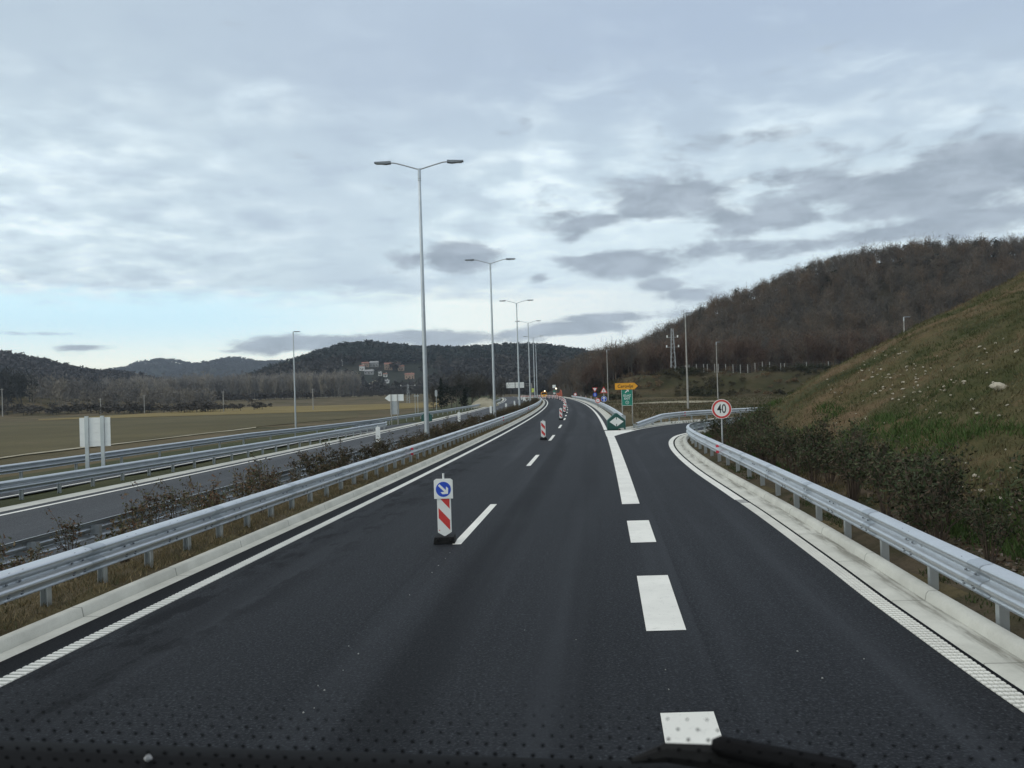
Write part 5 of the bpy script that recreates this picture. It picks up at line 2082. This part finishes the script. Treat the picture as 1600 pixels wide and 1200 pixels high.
def house(x, y, Yd, w, d, h, wall, roof, label, rz=0.0, gable=False):
    X, Y, _ = at(x, y, Yd)
    Z = float(max(CH(X, Y), gz(X, Y)))
    w, d, h = w * .85, d * .85, h * .8
    t = thing('house', (X, Y, Z), label, 'house', 'village houses on the hillside', rz)
    MB().box((0, 0, h / 2 - 1), (w, d, h + 2)).build('wall', wall, t)
    rh = d * .28
    r = MB()
    if gable:
        prof = [(-w / 2 - .4, h + .05), (0, h + w * .3), (w / 2 + .4, h + .05)]
        r.prism(prof, -d / 2 - .3, d / 2 + .3)
    else:
        vs = [(-w / 2 - .4, -d / 2 - .4, h + .02), (w / 2 + .4, -d / 2 - .4, h + .02), (w / 2 + .4, d / 2 + .4, h + .02), (-w / 2 - .4, d / 2 + .4, h + .02), (-w / 2 - .2, 0, h + rh), (w / 2 + .2, 0, h + rh)]
        r.add(vs, [(0, 1, 5, 4), (2, 3, 4, 5), (0, 4, 3), (1, 2, 5), (3, 2, 1, 0)])
    ro = r.build('roof', roof, t)
    MB().box((w * .25, d * .1, h + rh * .9), (.8, .8, 1.6)).build('chimney', wall, ro)
    nw = max(2, int(w / 3.2))
    for f in range(max(1, int(h / 3))):
        for k in range(nw):
            MB().box((-w / 2 + w * (k + .5) / nw, -d / 2 - .02, 1.7 + f * 2.9), (1.0, .1, 1.3)).build('window', WIN, t)
    MB().box((0.3, -d / 2 - .03, .9), (1.0, .12, 2.0)).build('door', BARK, t)
    return t


house(533, 583, 985, 4.5, 4.5, 7, WALLC[0], ROOFG, 'small white gabled house standing alone at the left end of the village', gable=True)
house(566, 582, 960, 6.5, 6, 6, WALLC[0], TILE, 'white-gabled house with a red roof at the left of the cluster')
house(571, 577, 985, 10, 7, 5, WALLC[3], TILE, 'reddish-roofed house directly behind the white-gabled one', .2)
house(585, 577, 990, 12, 7, 6, WALLC[2], ROOFG, 'long grey house between the red-roofed and the brown stone houses')
house(577, 588, 940, 12, 7, 4.5, WALLC[2], ROOFG, 'low grey house below the white-gabled house')
house(607, 579, 975, 11, 8, 8, WALLC[3], TILE, 'tall brown stone house at the middle of the village', .1)
house(618, 578, 985, 12, 8, 7.5, WALLC[3], TILE, 'brown stone house second right in the joined stone row', -.1)
house(627, 581, 970, 8, 7, 6, WALLC[3], TILE, 'lower stone house at the right end of the stone row')
house(640, 592, 915, 12, 8, 5.5, WALLC[1], TILE, 'peach house with a wide orange-red roof lowest on the right', .15)
house(642, 567, 1050, 12, 7, 4, WALLC[3], TILE, 'long red-roofed house highest above the village')
house(594, 587, 935, 4, 5, 4, WALLC[0], ROOFG, 'first of two tiny white sheds mid village', 0)
house(602, 587, 930, 5, 5, 3.5, WALLC[0], TILE, 'tiny white house with red roof beside the tiny shed', 0)
house(603, 597, 890, 8, 5, 3, WALLC[0], ROOFG, 'low white shed below the village on the grass', 0)
house(718, 560, 1120, 14, 8, 4, WALLC[2], ROOFG, 'pale grey house on the distant ridge, left of a pair', 0)
house(739, 560, 1120, 16, 8, 4.5, WALLC[0], ROOFG, 'pale long house on the distant ridge, right of a pair', 0)
# village lane climbing the slope
lane = catmull([at(520, 612, 760)[:2], at(545, 609, 790)[:2], at(568, 606, 815)[:2], at(572, 600, 860)[:2], at(590, 594, 905)[:2]], 8)
nr_ = normals(lane)
V = []
for p, n_ in zip(lane, nr_):
    for s in (-2.2, 2.2):
        q = p + n_ * s
        V.append((q[0], q[1], float(max(CH(q[0], q[1]), gz(q[0], q[1]))) + .6))
tag(np_mesh('road', V, [(2 * i, 2 * i + 1, 2 * i + 3, 2 * i + 2) for i in range(len(lane) - 1)], SAND), kind='structure')

# ------------------------------------------------------------------ the vehicle we look out of: cowl, wiper, printed dots of the windscreen
yaw = -R(8.0)
t = thing('dashboard', (0, 0, H), 'black plastic dashboard edge of the truck at the bottom of the view', 'dashboard', rz=yaw)
d_ = MB()
W_ = 1.1
prof = [(0.78, -0.367), (0.79, -0.354), (0.75, -0.346), (0.72, -0.359), (0.70, -0.374), (0.45, -0.442), (0.45, -0.55), (0.82, -0.55)]
n_ = len(prof)
vs = [(-W_, y, z) for y, z in prof] + [(W_, y, z) for y, z in prof]
d_.add(vs, [tuple(range(n_)), tuple(reversed(range(n_, 2 * n_)))] + [(i, (i + 1) % n_, (i + 1) % n_ + n_, i + n_) for i in range(n_)])
d_.build('panel', PLASTIC, t, smooth=True)
lv = MB()
for k in range(34):
    x0 = -W_ + 0.05 + k * 0.046
    if x0 < -.13:
        lv.box((x0, 0.655, -0.388), (0.022, 0.012, 0.006))
for k in range(4):
    lv.box((-0.09 + k * 0.11, 0.70, -0.373), (0.075, 0.02, 0.006))
lv.build('louvre', PLASTIC2, t)
nz_ = MB().tube([(-0.004, 0, 0.0), (0, 0, 0.001), (0.004, 0, 0.0)], [0.001, 0.004, 0.001], 12)
nz_.build('nozzle', mat('pale_nozzle', (0.30, 0.30, 0.30), .6), t, smooth=True, loc=(-0.47, 0.742, -0.3455))
t = thing('windscreen_dots', (0, 0, H), 'dotted black print along the foot of the truck windscreen', 'windscreen', rz=yaw)
db = MB()
for r_ in range(16):
    for c_ in range(-46, 47):
        x = (c_ + (.5 if r_ % 2 else 0)) * 0.0106
        zl = -0.170 - r_ * 0.0046
        yv_ = 0.47 - (zl + 0.170) * -0.5
        rad = 0.0002 + 0.0011 * min(1, r_ / 7)
        sg = 8
        db.add([(x + rad * math.cos(2 * math.pi * q / sg), yv_ - rad * math.sin(2 * math.pi * q / sg) * .45, zl + rad * math.sin(2 * math.pi * q / sg)) for q in range(sg)]
               + [(x + rad * math.cos(2 * math.pi * q / sg), yv_ + .0006 - rad * math.sin(2 * math.pi * q / sg) * .45, zl + rad * math.sin(2 * math.pi * q / sg)) for q in range(sg)],
               [tuple(range(sg)), tuple(reversed(range(sg, 2 * sg)))] + [(q, (q + 1) % sg, (q + 1) % sg + sg, q + sg) for q in range(sg)])
db.build('dots', PLASTIC, t, recalc=False)
t = thing('wiper', (0, 0, H), 'black windscreen wiper resting low at the right of the view', 'wiper')
a_ = at(1112, 1163, .62)
b_ = at(1330, 1210, .60)
A, B = Vector(a_) - Vector((0, 0, H)), Vector(b_) - Vector((0, 0, H))
MB().tube([A, A + (B - A) * .06, B], [0.004, 0.008, 0.010], 8).build('arm', PLASTIC, t, smooth=True)
a_ = Vector(at(985, 1189, .63)) - Vector((0, 0, H))
c_ = Vector(at(1040, 1176, .63)) - Vector((0, 0, H))
e_ = Vector(at(1120, 1184, .63)) - Vector((0, 0, H))
g_ = Vector(at(1300, 1235, .63)) - Vector((0, 0, H))
MB().tube([a_, c_, e_, g_], [0.002, 0.0075, 0.010, 0.010], 8).build('blade', RUBBER, t, smooth=True)

# ------------------------------------------------------------------ the air
hb = MB().box((0, 1900, 198), (8400, 4400, 410))
hz = bpy.data.materials.new('haze')
hz.use_nodes = True
q = NT(hz.node_tree)
pv = q.n('ShaderNodeVolumePrincipled')
pv.inputs['Color'].default_value = (0.70, 0.81, 0.95, 1)
pv.inputs['Density'].default_value = HAZE
pv.inputs['Anisotropy'].default_value = 0.2
oo = q.n('ShaderNodeOutputMaterial')
q.t.links.new(pv.outputs[0], oo.inputs['Volume'])
if HAZE:
    tag(hb.build('haze', hz), kind='stuff')
